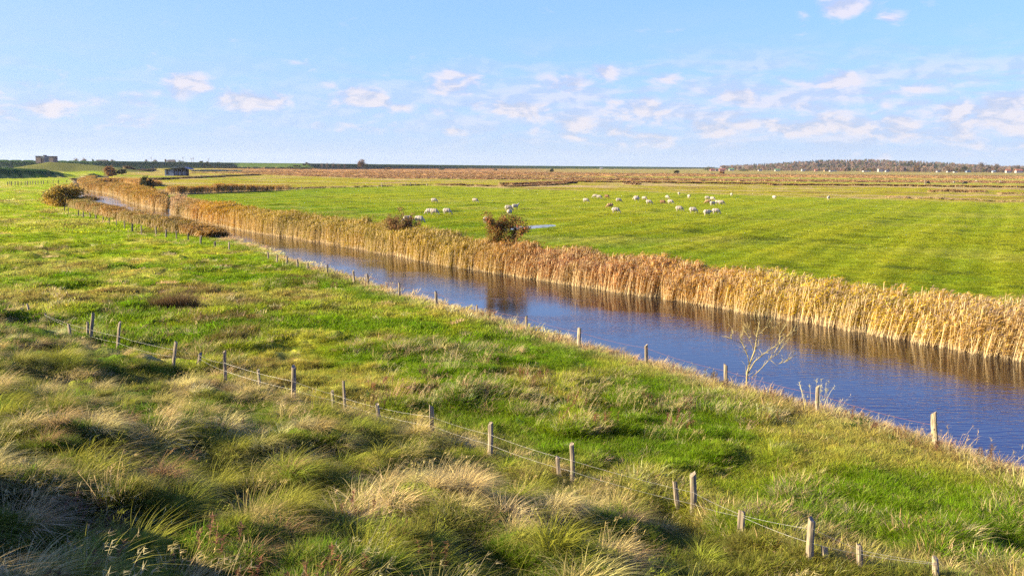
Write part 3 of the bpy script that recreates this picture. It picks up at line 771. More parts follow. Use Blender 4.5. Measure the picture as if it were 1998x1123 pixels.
# ------------------------------------------------------------------ reeds
def reed_src(n=38, radius=.58, h=1.8, leaves=10, seed=0, wide=1.0, start=.42, plumes=.34):
    rs = np.random.default_rng(100 + seed)
    a = rs.random(n) * 6.283; q = np.sqrt(rs.random(n)) * radius
    base = np.stack([q * np.cos(a), q * np.sin(a), np.full(n, -.25)], 1)
    d = np.stack([rs.normal(.05, .06, n), rs.normal(0, .06, n), np.ones(n)], 1)
    L = (h + .25) * rs.uniform(.78, 1.05, n)
    st = ribbons(base, d, L, np.full(n, .020 * wide ** .6), rs.uniform(.05, .22, n), 5, (1.0, .25), False, droop=.3, rs=rs)
    S = st[0].reshape(n, -1, 2, 3).mean(2)                # centre line, 6 points
    def along(i, t):
        k = np.minimum((t * 5).astype(int), 4); f = (t * 5 - k)[:, None]
        return S[i, k] * (1 - f) + S[i, k + 1] * f
    m = n * leaves; ii = np.repeat(np.arange(n), leaves); t = 1 - (1 - start) * rs.random(m) ** 1.25
    a = rs.normal(.2, 1.0, m)
    dl = np.stack([np.cos(a) * .75, np.sin(a) * .75, rs.uniform(.2, .9, m)], 1)
    lv = ribbons(along(ii, t), dl, rs.uniform(.18, .38, m), np.full(m, .030 * wide), rs.uniform(.5, 1.4, m), 3, (1.0, .2), rs=rs)
    # plumes
    kk = 6; n2 = int(n * plumes); m = n2 * kk; ii = np.repeat(rs.permutation(n)[:n2], kk); t = rs.uniform(.93, 1, m); a = rs.normal(.1, .7, m)
    dp = np.stack([np.cos(a) * .7 + .3, np.sin(a) * .5, rs.uniform(.3, 1.1, m)], 1); dp /= np.linalg.norm(dp, axis=1, keepdims=True)
    pl = ribbons(along(ii, t), dp, rs.uniform(.12, .24, m), np.full(m, .024 * wide), rs.uniform(.4, 1.2, m), 2, (1.0, .2), rs=rs)
    parts = []
    for (V, F, H, r), p in ((st, 0.0), (lv, .5), (pl, 1.0)): parts.append((V, F, np.full(len(V), p), r))
    V, F, Pp, r = join_parts(parts)
    o = mesh_np('reed_clump', V, F, M_REED, False, link=False); set_attr(o, 'part', Pp); set_attr(o, 'rnd', r); return o
reeds = [reed_src(seed=i) for i in range(5)]
reeds_mid = [reed_src(n=34, radius=.60, leaves=15, seed=30 + i, start=.34, plumes=.6) for i in range(4)]
reeds_far = [reed_src(n=36, radius=.9, leaves=13, seed=10 + i, wide=2.1, start=.34, plumes=.6) for i in range(4)]

reeds_low = [reed_src(n=30, radius=.75, leaves=20, seed=20 + i, wide=1.7, start=.08) for i in range(3)]

def arc(P):
    L = [0]
    for a, b in zip(P[:-1], P[1:]): L.append(L[-1] + math.hypot(b[0] - a[0], b[1] - a[1]))
    return np.array(L)
def reed_band(P, w0, w1, dens, hfun, tints, nmax=99999, far=False):
    """clumps between offsets w0..w1 (to the right of travel) along polyline P"""
    L = arc(P); A = np.array(P); n = int(L[-1] * (w1 - w0) * dens); n = min(n, nmax)
    t = rng.uniform(0, L[-1], n); x = np.interp(t, L, A[:, 0]); y = np.interp(t, L, A[:, 1])
    x2 = np.interp(np.minimum(t + .5, L[-1]), L, A[:, 0]); y2 = np.interp(np.minimum(t + .5, L[-1]), L, A[:, 1])
    x1 = np.interp(np.maximum(t - .5, 0), L, A[:, 0]); y1 = np.interp(np.maximum(t - .5, 0), L, A[:, 1])
    dx, dy = x2 - x1, y2 - y1; q = np.maximum(np.hypot(dx, dy), 1e-6)
    w = w0 + (w1 - w0) * rng.random(n)
    return x + dy / q * w, y - dx / q * w, t, w
GOLD, AMBER, OLIVEB, RUSTY, PINK, PLUM, PALE = C(.80, .54, .015), C(.70, .38, .03), C(.30, .25, .03), C(.52, .23, .07), C(.80, .54, .28), C(.36, .2, .14), C(.75, .54, .28)
def img_x(X, Y):
    return 999 + F_PX * X / Y
def bank_tints(X, Y, w):
    """colour of leaves and plumes along the far bank, by stretch of bank"""
    q = img_x(X, Y); n = len(X)
    xs = [150, 300, 345, 400, 520, 900, 960, 1100, 1400, 1520, 1700, 2000]
    leaf = np.array([AMBER * .8, AMBER * C(.9, .95, 1), PINK * .8, AMBER * 1.1, GOLD * .72, GOLD * .66, AMBER * .8, RUSTY * 1.2, AMBER, GOLD * 1.12, GOLD * 1.05, C(.66, .42, .10)])
    plum = np.array([PINK * .7, AMBER * .5, PINK * .85, AMBER * .8, OLIVEB * .9, OLIVEB * .85, RUSTY, C(.36, .15, .08), C(.38, .17, .11), C(.40, .27, .20), C(.42, .29, .2), C(.46, .32, .22)])
    l = np.stack([np.interp(q, xs, leaf[:, k]) for k in range(3)], 1); p = np.stack([np.interp(q, xs, plum[:, k]) for k in range(3)], 1)
    # patches of another stand
    f = sstep(fbm(X, Y, 4.5, 3, 71), .5, .68)[:, None]; l = l * (1 - .5 * f) + OLIVEB * 1.3 * .5 * f
    return l, p
def build_reeds():
    XS, YS, H, T1, T2, PK = [], [], [], [], [], []
    # far bank
    P = resample(FBs[1:-2], 1.0)
    X, Y, t, w = reed_band(P, -1.1, 2.4, 5.2, None, None)
    # dense front row
    X2, Y2, t2, w2 = reed_band(P, -.9, -.1, 9.0, None, None)
    X, Y, t, w = [np.concatenate(k) for k in ((X, X2), (Y, Y2), (t, t2), (w, w2))]
    lobe = (fbm(t, t * 0, 4.0, 3, 73) - .5) * 1.7
    q = img_x(X, Y)
    ok = (w > -.9 + lobe * .7) & ~((q > 318) & (q < 341) & (Y > 100)) & (q > 147) & (Y > 8) & (rng.random(len(X)) < np.where(Y > 120, .45, 1.0))
    X, Y, t, w, q = [k[ok] for k in (X, Y, t, w, q)]
    h = np.interp(q, [0, 290, 320, 420, 650, 1000, 1300, 2000], [.66, .88, .70, .74, .72, .60, .58, .62]) * (.72 + .56 * fbm(X, Y, 3.2, 3, 74)) + .05 * rng.normal(0, 1, len(X)) + .03
    h *= 1 - .15 * sstep(-w, .3, 1.1)
    l, p = bank_tints(X, Y, w)
    XS.append(X); YS.append(Y); H.append(h); T1.append(l); T2.append(p); PK.append(np.where(Y > 110, 5, np.where(rng.uniform(850, 1500, len(X)) > q, 12, 0)))
    # near bank reeds on the left, between the fence and the water
    P = [p_ for p_ in resample(NB, 1.0) if 84 < p_[1] < 172 and p_[0] > -150]
    X, Y, t, w = reed_band(P, -3.2, -.9, 6.5, None, None)
    h = .20 + .34 * fbm(X, Y, 3.5, 3, 75) + .05 * rng.normal(0, 1, len(X)); h *= sstep(Y, 82, 90) * .45 + .55
    f = sstep(fbm(X, Y, 4, 3, 76), .4, .6)[:, None]
    XS.append(X); YS.append(Y); H.append(h); T1.append(OLIVEB * 1.15 * (1 - f) + AMBER * .72 * f); T2.append(np.tile(C(.40, .29, .12), (len(X), 1))); PK.append(np.full(len(X), 9))
    n = sum(len(a) for a in XS)
    X, Y, H, T1, T2, PK = np.concatenate(XS), np.concatenate(YS), np.concatenate(H), np.vstack(T1), np.vstack(T2), np.concatenate(PK)
    Z = height(X, Y); Z = np.maximum(Z, -.35)
    pick = PK + np.where(PK == 0, rng.integers(0, 5, n), np.where(PK == 9, rng.integers(0, 3, n), rng.integers(0, 4, n)))
    rz = np.stack([rng.normal(0, .05, n), rng.normal(.02, .05, n), rng.normal(-.15, .4, n)], 1)
    o = make_scatter('river_reeds', np.stack([X, Y, Z], 1), rz, np.stack([rng.uniform(.9, 1.2, n), rng.uniform(.9, 1.2, n), H * 1.44], 1), jitter(T1, .14, .05), pick, reeds + reeds_far + reeds_low + reeds_mid, jitter(T2, .14, .05))
    tag(o, 'tall golden reeds leaning in the wind along the river banks', 'reeds', kind='stuff')
    # ditch rows and marsh
    rows = [([(325, 379), (400, 377), (480, 374), (556, 371)], 3.0, .72, AMBER * .8, AMBER * .9), ([(140, 353), (200, 352.5), (280, 352), (340, 349), (420, 345.5), (500, 342)], 4, .5, C(.22, .15, .05), C(.26, .17, .07)),
            ([(180, 358), (215, 357), (262, 358), (288, 364)], 7, 1.1, AMBER, PINK * .8),
            ([(248, 338), (276, 334.5), (296, 333)], 3, .8, C(.14, .10, .05), C(.16, .11, .06)),
            ([(500, 371), (640, 367), (700, 365.5), (800, 362.5), (840, 361.5)], 1.5, .30, C(.20, .16, .06), C(.26, .2, .08)), ([(850, 361.5), (1000, 364.5), (1100, 360)], 3, .38, C(.4, .2, .08), PINK * .8),
            ([(990, 361), (1050, 359.5), (1108, 358)], 8, .62, RUSTY * .7, RUSTY * .9), ([(1220, 360), (1246, 361)], 3, .5, RUSTY * .6, RUSTY * .6),
            ([(1500, 361), (1640, 362), (1800, 364), (1998, 366)], 5, .45, RUSTY * .9, AMBER), ([(1100, 355), (1300, 357), (1500, 358.5)], 6, .42, RUSTY, AMBER),
            ([(1810, 374), (1880, 375), (1920, 376)], 3, .5, RUSTY * .8, RUSTY), ([(1940, 378), (1998, 379)], 3, .4, RUSTY * .7, RUSTY),
            ([(1720, 385), (1800, 388), (1998, 394)], 2.5, .25, PINK * .8, PINK)]
    XS, YS, HS, T1, T2 = [], [], [], [], []
    for pts, wd, hh, l, p in rows:
        P = resample([at_z(x, y, .6) for x, y in pts], 3.0)
        X, Y, t, w = reed_band(P, -wd / 2, wd / 2, 1.0 if hh > .4 else .6, None, None, 2500)
        k = (.6 + .7 * fbm(X, Y, 9, 3, 77)) * (.62 if wd != 3.0 or hh < .6 else 1.0); XS.append(X); YS.append(Y); HS.append(hh * k); T1.append(np.tile(l, (len(X), 1))); T2.append(np.tile(p, (len(X), 1)))
    X, Y, Z = scatter_img(26000, -100, 2200, 330.5, 366, .8)
    dm = poly_sd(X, Y, MARSH)[0]; z = height(X, Y)
    gc = ground_colour(X, Y); p = .8 * sstep(gc[:, 0] / gc[:, 1], 1.25, 1.7)
    ok = (dm > 0) & (Y < 1700) & (z < 1.6) & (X + Y * .32 > -40) & (rng.random(len(X)) < p)
    X, Y = X[ok], Y[ok]; c = ground_colour(X, Y)
    XS.append(X); YS.append(Y); HS.append(.10 + .22 * fbm(X * .3, Y, 20, 2, 79)); T1.append(c * 1.05); T2.append(c * 1.0 + .03)
    X, Y, H, T1, T2 = np.concatenate(XS), np.concatenate(YS), np.concatenate(HS), np.vstack(T1), np.vstack(T2); n = len(X)
    sx = np.clip(Y / 260, .9, 3.2) * rng.uniform(.8, 1.2, n)
    o = make_scatter('marsh_reeds', np.stack([X, Y, height(X, Y)], 1), np.stack([np.zeros(n), np.zeros(n), rng.normal(-.15, .4, n)], 1), np.stack([sx, sx, H * 1.44], 1), jitter(T1, .16, .05), rng.integers(0, 4, n), reeds_far, jitter(T2, .14, .05))
    tag(o, 'rust and straw coloured marsh reeds in low bands beyond the meadow', 'reeds', kind='stuff')
build_reeds()

# ------------------------------------------------------------------ fences
def H1(x, y): return float(height(np.array([x]), np.array([y]))[0])
def on_ground(px, py, lift=.10):
    z = 1.0
    for _ in range(14):
        x, y = at_z(px, py, z); z = .4 * z + .6 * (H1(x, y) + lift)
    return Vector((x, y, z - lift))
def post_mesh(base, top, r, rs, mat, parent, square=False):
    """a split, weathered post: irregular outline, uneven slanted top; local space of parent"""
    seg = 9; rings = 7; bm = bmesh.new(); R0 = []
    ax = (top - base); out = [1 + rs.uniform(-.22, .22) for _ in range(seg)]; sl = rs.uniform(0, 6.28); bow = rs.uniform(-.03, .03)
    for i in range(rings):
        t = i / (rings - 1); c = base + ax * t + Vector((bow * math.sin(t * 3.14), 0, 0)); ring = []
        for k in range(seg):
            a = 2 * math.pi * k / seg; rr = r * out[k] * (1.06 - .12 * t) * (1 + rs.uniform(-.06, .06))
            z = (math.cos(a - sl) * r * .7 + rs.uniform(-.4, .4) * r) if i == rings - 1 else 0
            ring.append(bm.verts.new(c + Vector((rr * math.cos(a), rr * math.sin(a) * (.8 if not square else 1), z))))
        R0.append(ring)
    for i in range(rings - 1):
        for k in range(seg): bm.faces.new((R0[i][k], R0[i][(k + 1) % seg], R0[i + 1][(k + 1) % seg], R0[i + 1][k]))
    bm.faces.new(R0[-1]); bm.faces.new(R0[0])
    bmesh.ops.recalc_face_normals(bm, faces=bm.faces[:])
    me = bpy.data.meshes.new('fence_post'); bm.to_mesh(me); bm.free(); me.materials.append(mat)
    o = bpy.data.objects.new('fence_post', me); COL.objects.link(o); o.parent = parent; return o
def fence(name, posts, label, cat, r, wires, wmat, wr=.006, mat=None, seed=1, sag=.05, only=None, lift=.1, wire_z=(.82, .5)):
    rs = random.Random(seed); ends = []
    b0 = on_ground(posts[0][2], posts[0][3], lift)
    root = empty(name, b0, 0, label, cat)
    for (xt, yt, xb, yb) in posts:
        b = on_ground(xb, yb, lift); top = at_d(xt, yt, b.y)
        rr = r * rs.uniform(.8, 1.25)
        p = post_mesh(b - b0 - Vector((0, 0, .25)), top - b0, rr, rs, mat or M_WOOD, root)
        p['post_lean'] = 0; del p['post_lean']
        ends.append((b, top))
    for wz in (wire_z if wires else ()):
        mb = MB(); pts = []
        E = [e for i, e in enumerate(ends) if only is None or i in only]
        for (b1, t1), (b2, t2) in zip(E[:-1], E[1:]):
            h1 = min(wz, (t1 - b1).z - .06); h2 = min(wz, (t2 - b2).z - .06)
            A = b1 + (t1 - b1) * (h1 / max((t1 - b1).z, .1)); B = b2 + (t2 - b2) * (h2 / max((t2 - b2).z, .1))
            sg = sag * (B - A).length / 4 * rs.uniform(.6, 1.5); n = 7
            for k in range(n if (b2, t2) != E[-1] else n + 1):
                t = k / n; p = A.lerp(B, t); p.z -= 4 * sg * t * (1 - t)
                if pts and (p - b0 - pts[-1]).length < .01: continue
                pts.append(p - b0 + Vector((0, -.05, 0)))
        mb.tube(pts, wr, 5, False); mb.build('wire', wmat, root)
    return root
near_posts = [(45, 593, 46, 603), (42, 601, 45, 618), (53, 593, 60, 613), (88, 611, 95, 630), (134, 632, 137, 652), (171, 628, 172, 656), (182, 611, 176, 668),
              (234, 628, 228, 682), (344, 667, 337, 710), (391, 689, 387, 720), (438, 685, 440, 742), (504, 721, 505, 760), (573, 715, 571, 776),
              (648, 763, 652, 797), (670, 743, 677, 804), (736, 788, 745, 826), (841, 792, 845, 851), (957, 826, 955, 887), (1088, 892, 1096, 926),
              (1115, 866, 1115, 940), (1316, 940, 1328, 998), (1351, 925, 1352, 1005), (1448, 996, 1448, 1033), (1585, 1014, 1585, 1087),
              (1607, 1065, 1609, 1086), (1677, 1063, 1677, 1108), (1825, 1088, 1826, 1130)]
fence('wire_fence', near_posts, 'old post and wire fence with leaning weathered posts along the foot of the dike', 'fence', .054, 3, M_WIRE, .0020, seed=3,
      only=[3, 6, 7, 8, 9, 10, 12, 13, 16, 17, 19, 21, 22, 23, 25, 26], wire_z=(.60, .36))
river_posts = [(1822, 806, 1832, 868), (1596, 754, 1599, 803), (1416, 711, 1417, 754), (1261, 673, 1262, 706), (1131, 640, 1131, 673), (1027, 617, 1027, 642),
               (930, 596, 933, 613), (851, 569, 852, 592), (779, 551, 779, 575), (717, 535, 718, 554), (689, 528, 690, 551), (639, 516, 639, 533),
               (600, 511, 600, 523), (580, 506, 580, 519), (560, 501, 560, 514), (541, 497, 541, 509), (523, 492, 524, 504), (447, 472, 447, 486)]
fence('bank_fence', river_posts, 'row of grey posts with thin wire on the grassy near bank right at the water', 'fence', .062, 1, M_RUSTW, .0035, seed=5, wire_z=(.62,))
left_posts = [(419, 472, 419, 483), (392, 461, 392, 475), (367, 455, 367, 467), (344, 451, 344, 465), (324, 448, 324, 462), (304, 442, 304, 457),
              (276, 440, 276, 455), (258, 436, 258, 450), (243, 432, 243, 445), (227, 429, 227, 440), (213, 425, 213, 437), (201, 423, 201, 434), (187, 419, 187, 429),
              (175, 415, 175, 425), (163, 413, 163, 424), (153, 410, 153, 420), (133, 405, 133, 415), (126, 402, 126, 410), (104, 387, 104, 397), (99.5, 386, 99.5, 396),
              (94, 384, 94, 395), (90, 380, 90, 392), (87, 376, 87, 389), (85, 374, 85, 385), (88, 371, 88, 380), (94, 369, 94, 377), (100, 366, 100, 373), (105, 363, 105, 370)]
fence('reed_fence', left_posts, 'line of dark posts in front of the low reeds on the left bank', 'fence', .075, 0, None, mat=M_WOOD_DK, seed=6)
far_posts = [(x * .125, 290 + (515 - (x - 120) * .03) * .125, x * .125, 290 + (578 - (x - 120) * .055) * .125) for x in (120, 152, 180, 235, 280, 330, 392, 428, 470, 512, 553, 593, 640, 675, 745, 828, 907, 1043)]
fence('pasture_fence', far_posts, 'far row of short dark posts in the left pasture below the dark dike', 'fence', .13, 0, None, mat=M_WOOD_DK, seed=7)
fence('ditch_fence', [(745, 358, 745, 364), (792, 357.5, 792, 362), (801, 357, 801, 362), (810, 356.5, 810, 362), (833, 358, 833, 362)], 'few pale posts beside the ditch behind the sheep meadow, left of the middle', 'fence', .16, 0, None, seed=8)
fence('gate_posts', [(342.5, 381, 342.5, 388), (345, 382, 345, 388)], 'pair of pale posts beside the gap in the tall reeds on the far bank', 'fence', .09, 0, None, seed=9)
def lone_post(xt, yt, xb, yb, label, r=.1):
    b = on_ground(xb, yb, .1); top = at_d(xt, yt, b.y); rs = random.Random(int(xb))
    o = post_mesh(Vector((0, 0, -.2)), top - b, r, rs, M_WOOD, None); o.location = b; o.name = 'marker_post'
    tag(o, label, 'post')
lone_post(588, 363.5, 588, 369.5, 'single pale post standing by the ditch at the left of the sheep meadow', .14)
lone_post(1805, 350, 1805, 360, 'tall pale post standing beside the dark grazing animal on the right', .22)

# ------------------------------------------------------------------ four legged animals
def quadruped(kind, pose):
    """one continuous body grown from tapered volumes with a voxel remesh; faces x+"""
    bm = bmesh.new()
    def ell(c, r, rot=0):
        v = bmesh.ops.create_uvsphere(bm, u_segments=20, v_segments=12, radius=1)['verts']
        bmesh.ops.transform(bm, matrix=Matrix.Translation(c) @ Matrix.Rotation(rot, 4, 'Y') @ Matrix.Diagonal((*r, 1)), verts=v)
    def limb(pts, rads, seg=10):
        pts = [Vector(p) for p in pts]; rings = []
        for i, p in enumerate(pts):
            t = (pts[min(i + 1, len(pts) - 1)] - pts[max(i - 1, 0)]).normalized(); a = t.orthogonal().normalized(); b = t.cross(a)
            rings.append([bm.verts.new(p + (a * math.cos(q) + b * math.sin(q)) * rads[i]) for q in [2 * math.pi * k / seg for k in range(seg)]])
        for i in range(len(pts) - 1):
            for k in range(seg): bm.faces.new((rings[i][k], rings[i][(k + 1) % seg], rings[i + 1][(k + 1) % seg], rings[i + 1][k]))
        bm.faces.new(rings[0]); bm.faces.new(rings[-1])
    cow = kind == 'cow'
    fat = .78 if cow else 1.0
    ell((0, 0, .56), (.46, .30 * fat, .31)); ell((.27, 0, .55), (.27, .27 * fat, .30)); ell((-.28, 0, .58), (.28, .285 * fat, .30)); ell((0, 0, .50), (.36, .25 * fat, .24))
    if pose == 'graze':
        limb([(.36, 0, .62), (.54, 0, .46), (.66, 0, .28)], [.19, .14, .095]); ell((.73, 0, .15), (.15, .075, .085), R(58)); ell((.79, 0, .06), (.06, .05, .05))
        ears = (.655, .25)
    elif pose == 'look':
        limb([(.34, 0, .66), (.52, 0, .80), (.60, 0, .92)], [.19, .14, .10]); ell((.69, 0, .93), (.15, .08, .09), R(25)); ell((.80, 0, .88), (.06, .05, .05))
        ears = (.60, .99)
    else:
        limb([(.36, 0, .62), (.56, 0, .64), (.68, 0, .66)], [.19, .14, .10]); ell((.78, 0, .63), (.15, .08, .09), R(35)); ell((.87, 0, .56), (.06, .05, .05))
        ears = (.69, .72)
    for s in (-1, 1): limb([(ears[0], .05 * s, ears[1]), (ears[0] - .02, .12 * s, ears[1] + .01), (ears[0] - .03, .17 * s, ears[1] - .02)], [.022, .034, .012], 6)
    st = [(.06, -.03), (-.04, .05)]
    for i, s in enumerate((-1, 1)):
        o1, o2 = st[i]
        limb([(.30, .13 * s, .48), (.30 + o1 * .4, .14 * s, .30), (.31 + o1, .14 * s, .24), (.30 + o1, .14 * s, .05), (.31 + o1, .14 * s, .0)], [.085, .055, .042, .03, .036], 8)
        limb([(-.34, .13 * s, .52), (-.28 + o2 * .3, .14 * s, .34), (-.39 + o2, .14 * s, .22), (-.36 + o2, .14 * s, .05), (-.35 + o2, .14 * s, .0)], [.13, .085, .045, .032, .037], 8)
    limb([(-.52, 0, .66), (-.57, 0, .56), (-.575, 0, .38 if not cow else .2)], [.05, .045, .02], 7)
    bmesh.ops.recalc_face_normals(bm, faces=bm.faces[:])
    me = bpy.data.meshes.new('tmp'); bm.to_mesh(me); bm.free(); tmp = bpy.data.objects.new('tmp', me); COL.objects.link(tmp)
    md = tmp.modifiers.new('r', 'REMESH'); md.mode = 'VOXEL'; md.voxel_size = .02
    sm = tmp.modifiers.new('s', 'SMOOTH'); sm.factor = .5; sm.iterations = 3
    dg = bpy.context.evaluated_depsgraph_get(); me2 = bpy.data.meshes.new_from_object(tmp.evaluated_get(dg))
    bpy.data.objects.remove(tmp)
    n = len(me2.vertices); co = np.empty(n * 3); me2.vertices.foreach_get('co', co); co = co.reshape(-1, 3)
    nr = np.empty(n * 3); me2.vertices.foreach_get('normal', nr); nr = nr.reshape(-1, 3)
    wool = (co[:, 0] < .50) & (co[:, 2] > .30)
    k = (fbm(co[:, 0] + co[:, 2] * .7, co[:, 1] + co[:, 2], .055, 2, 5) - .4) * (.05 if not cow else .01)
    co = co + nr * (k * wool)[:, None]
    me2.vertices.foreach_set('co', co.ravel()); me2.polygons.foreach_set('use_smooth', [True] * len(me2.polygons))
    skin = [1 if ((p.center.x > .60 and True) or p.center.z < .27) else 0 for p in me2.polygons]
    me2.polygons.foreach_set('material_index', skin); me2.update()
    return me2
def wool_mat(name, col): return simple_mat(name, col, .95, 14, .22, bump=.6, spec=.05)
FLEECE = {'white': (wool_mat('cream_fleece', (.56, .48, .38)), simple_mat('pale_face', (.30, .23, .17), .9, 9, .2)),
          'grey': (wool_mat('cream_fleece_dark_head', (.48, .41, .32)), simple_mat('dark_face', (.09, .07, .055), .9, 9, .2)),
          'brown': (wool_mat('brown_fleece', (.27, .16, .085)), simple_mat('brown_face', (.12, .07, .04), .9, 9, .2)),
          'tan': (wool_mat('tan_fleece', (.42, .27, .14)), simple_mat('tan_face', (.25, .15, .08), .9, 9, .2)),
          'black': (simple_mat('black_hide', (.03, .025, .022), .7, 9, .2), simple_mat('black_hide_head', (.03, .025, .022), .7, 9, .2)),
          'dun': (simple_mat('dun_hide', (.10, .07, .05), .7, 9, .3), simple_mat('dun_head', (.07, .05, .035), .7, 9, .2))}
POSES = {p: quadruped('sheep', p) for p in ('graze', 'look', 'walk')}
COWM = quadruped('cow', 'graze')
_an = {}
def animal(kind, px, py, rz, coat, pose, label, size=1.0, group=None):
    key = (kind, coat, pose)
    if key not in _an:
        m = (COWM if kind == 'cow' else POSES[pose]).copy(); m.materials.clear()
        for q in FLEECE[coat]: m.materials.append(q)
        _an[key] = m
    o = bpy.data.objects.new(kind, _an[key]); COL.objects.link(o)
    g = on_ground(px, py, 0); o.location = (g.x, g.y, g.z + .02)
    o.rotation_euler = (0, 0, R(rz)); o.scale = (size, size * random.uniform(.94, 1.06), size * random.uniform(.96, 1.04))
    tag(o, label, kind, group)
SG = 'sheep grazing on the green meadow'
sheep = [(847, 395, -10, 'white', 'graze', 'white sheep standing alone uphill of the pair, upper left of the flock'),
         (927, 395, -20, 'grey', 'graze', 'dark headed white sheep grazing alone between the two autumn bushes'),
         (838, 418, 175, 'white', 'graze', 'white sheep, left of the touching pair left of the flock'),
         (847, 419, -15, 'grey', 'graze', 'dark headed sheep, right of the touching pair left of the flock'),
         (872, 418, -8, 'white', 'graze', 'white sheep casting a long shadow, right of the touching pair'),
         (795, 434, 200, 'white', 'graze', 'sheep half hidden behind the left autumn bush'),
         (818, 434.5, -12, 'white', 'graze', 'white sheep grazing just right of the left autumn bush by the reeds'),
         (949, 436, 60, 'white', 'graze', 'white sheep half hidden at the left edge of the big red bush'),
         (992, 411.5, -5, 'grey', 'graze', 'dark headed sheep just above the top of the big red bush'),
         (1005, 408, 12, 'white', 'look', 'white sheep with its head raised above the big red bush'),
         (994, 419.5, 250, 'white', 'graze', 'white sheep partly behind the crown of the big red bush'),
         (1143, 395, -15, 'white', 'graze', 'white sheep grazing alone at the left end of the flock'),
         (1161, 386, 165, 'grey', 'graze', 'far sheep, left of two close together above the left of the flock'),
         (1169, 388, -20, 'grey', 'graze', 'far sheep, right of two close together above the left of the flock'),
         (1184, 387, -30, 'brown', 'graze', 'dark brown sheep in the far row at the left of the flock'),
         (1207, 394.5, -5, 'grey', 'graze', 'long bodied dark headed sheep just above the light brown sheep'),
         (1190, 405.5, 185, 'tan', 'graze', 'light brown sheep behind the large white one, left of the flock'),
         (1201, 415.5, -8, 'white', 'graze', 'large white sheep in front of the light brown sheep'),
         (1241, 389.5, 170, 'white', 'graze', 'white sheep, rear one of two overlapping in the middle of the flock'),
         (1242, 392.5, 10, 'white', 'walk', 'white sheep, front one of two overlapping in the middle of the flock'),
         (1257, 390.5, -35, 'grey', 'graze', 'grey headed sheep just right of the overlapping pair'),
         (1266, 398.5, -10, 'white', 'graze', 'white sheep grazing left of the brown sheep, middle of the flock'),
         (1293, 398.5, -25, 'brown', 'graze', 'brown sheep between two white ones, middle of the flock'),
         (1308, 398, -18, 'white', 'graze', 'white sheep grazing right of the brown sheep, middle of the flock'),
         (1302, 388, -60, 'grey', 'graze', 'small far sheep turned away above the brown sheep'),
         (1324.5, 381, 80, 'white', 'graze', 'farthest white sheep seen from behind, left of two lone ones'),
         (1344, 387, 95, 'white', 'graze', 'lone white sheep seen from behind, nearer of two lone ones'),
         (1427, 383, 85, 'white', 'walk', 'lone white sheep seen from behind at the far right of the flock'),
         (1380, 390, -12, 'grey', 'graze', 'dark headed sheep at the upper left of the tight group on the right'),
         (1390, 391.5, -40, 'grey', 'graze', 'dark headed sheep at the upper right of the tight group on the right'),
         (1381, 397.5, 170, 'tan', 'graze', 'tan sheep half hidden in the tight group on the right'),
         (1390, 401.5, 20, 'white', 'walk', 'front white sheep of the tight group on the right'),
         (1401, 399, -10, 'white', 'graze', 'white sheep, left of the long pair in the tight group'),
         (1407, 399.5, -14, 'grey', 'graze', 'rightmost dark headed sheep of the tight group'),
         (1325, 412.5, -15, 'grey', 'graze', 'leftmost sheep of the near row of four, right of the flock'),
         (1352, 415.5, -6, 'white', 'graze', 'second sheep from the left in the near row of four'),
         (1379.5, 421, 8, 'white', 'walk', 'nearest sheep of the flock, third in the near row of four'),
         (1396.5, 417.5, -8, 'white', 'graze', 'rightmost sheep of the near row of four, with a long shadow'),
         (1510.5, 389, 105, 'white', 'walk', 'lone white sheep on the right, left of two standing far apart'),
         (1616, 390, 60, 'white', 'look', 'rightmost lone white sheep on the open meadow'),
         (1560, 350, 0, 'white', 'graze', 'tiny far sheep in the marsh strip, leftmost beyond the meadow'),
         (1861, 357.5, 10, 'white', 'graze', 'tiny far sheep between the two dark cattle'),
         (1905, 354.5, 160, 'white', 'graze', 'tiny far sheep just right of the black cow'),
         (1952, 356, 0, 'white', 'graze', 'tiny far sheep at the far right of the marsh strip')]
for px, py, rz, coat, pose, lab in sheep:
    animal('sheep', px, py, rz, coat, pose, lab, 1.0 * (1.05 if py > 410 else 1.0), SG)
animal('cow', 1810, 359.5, 5, 'dun', 'graze', 'dark brown cow grazing beside the tall pale post', 1.75, 'cattle in the marsh on the right')
animal('cow', 1883, 360, 175, 'black', 'graze', 'black cow grazing in the marsh on the far right', 1.75, 'cattle in the marsh on the right')

# ------------------------------------------------------------------ trees and shrubs
def limb_mesh(paths, mat, name, parent, seg=6):
    mb = MB()
    for pts, rads in paths: mb.tube(pts, rads, seg)
    return mb.build(name, mat, parent, True)
def grow(rs, p, d, length, rad, depth, out, spread=.6, wind=(0, 0, 0), tips=None):
    n = 4; pts = [p.copy()]; rr = [rad]
    for i in range(n):
        d = (d + Vector((rs.gauss(0, .16), rs.gauss(0, .16), rs.gauss(.05, .10))) + Vector(wind) * .12).normalized()
        p = p + d * length / n; pts.append(p.copy()); rr.append(rad * (1 - .55 * (i + 1) / n))
    out.append((pts, rr))
    if depth == 0:
        if tips is not None: tips += pts[1:]
        return
    for k in range(rs.randint(2, 4)):
        i = rs.randint(1, n); q = pts[i]
        dd = (d + Vector((rs.gauss(0, spread), rs.gauss(0, spread), rs.gauss(.05, spread * .6)))).normalized()
        grow(rs, q, dd, length * rs.uniform(.55, .8), rr[i] * .7, depth - 1, out, spread, wind, tips)
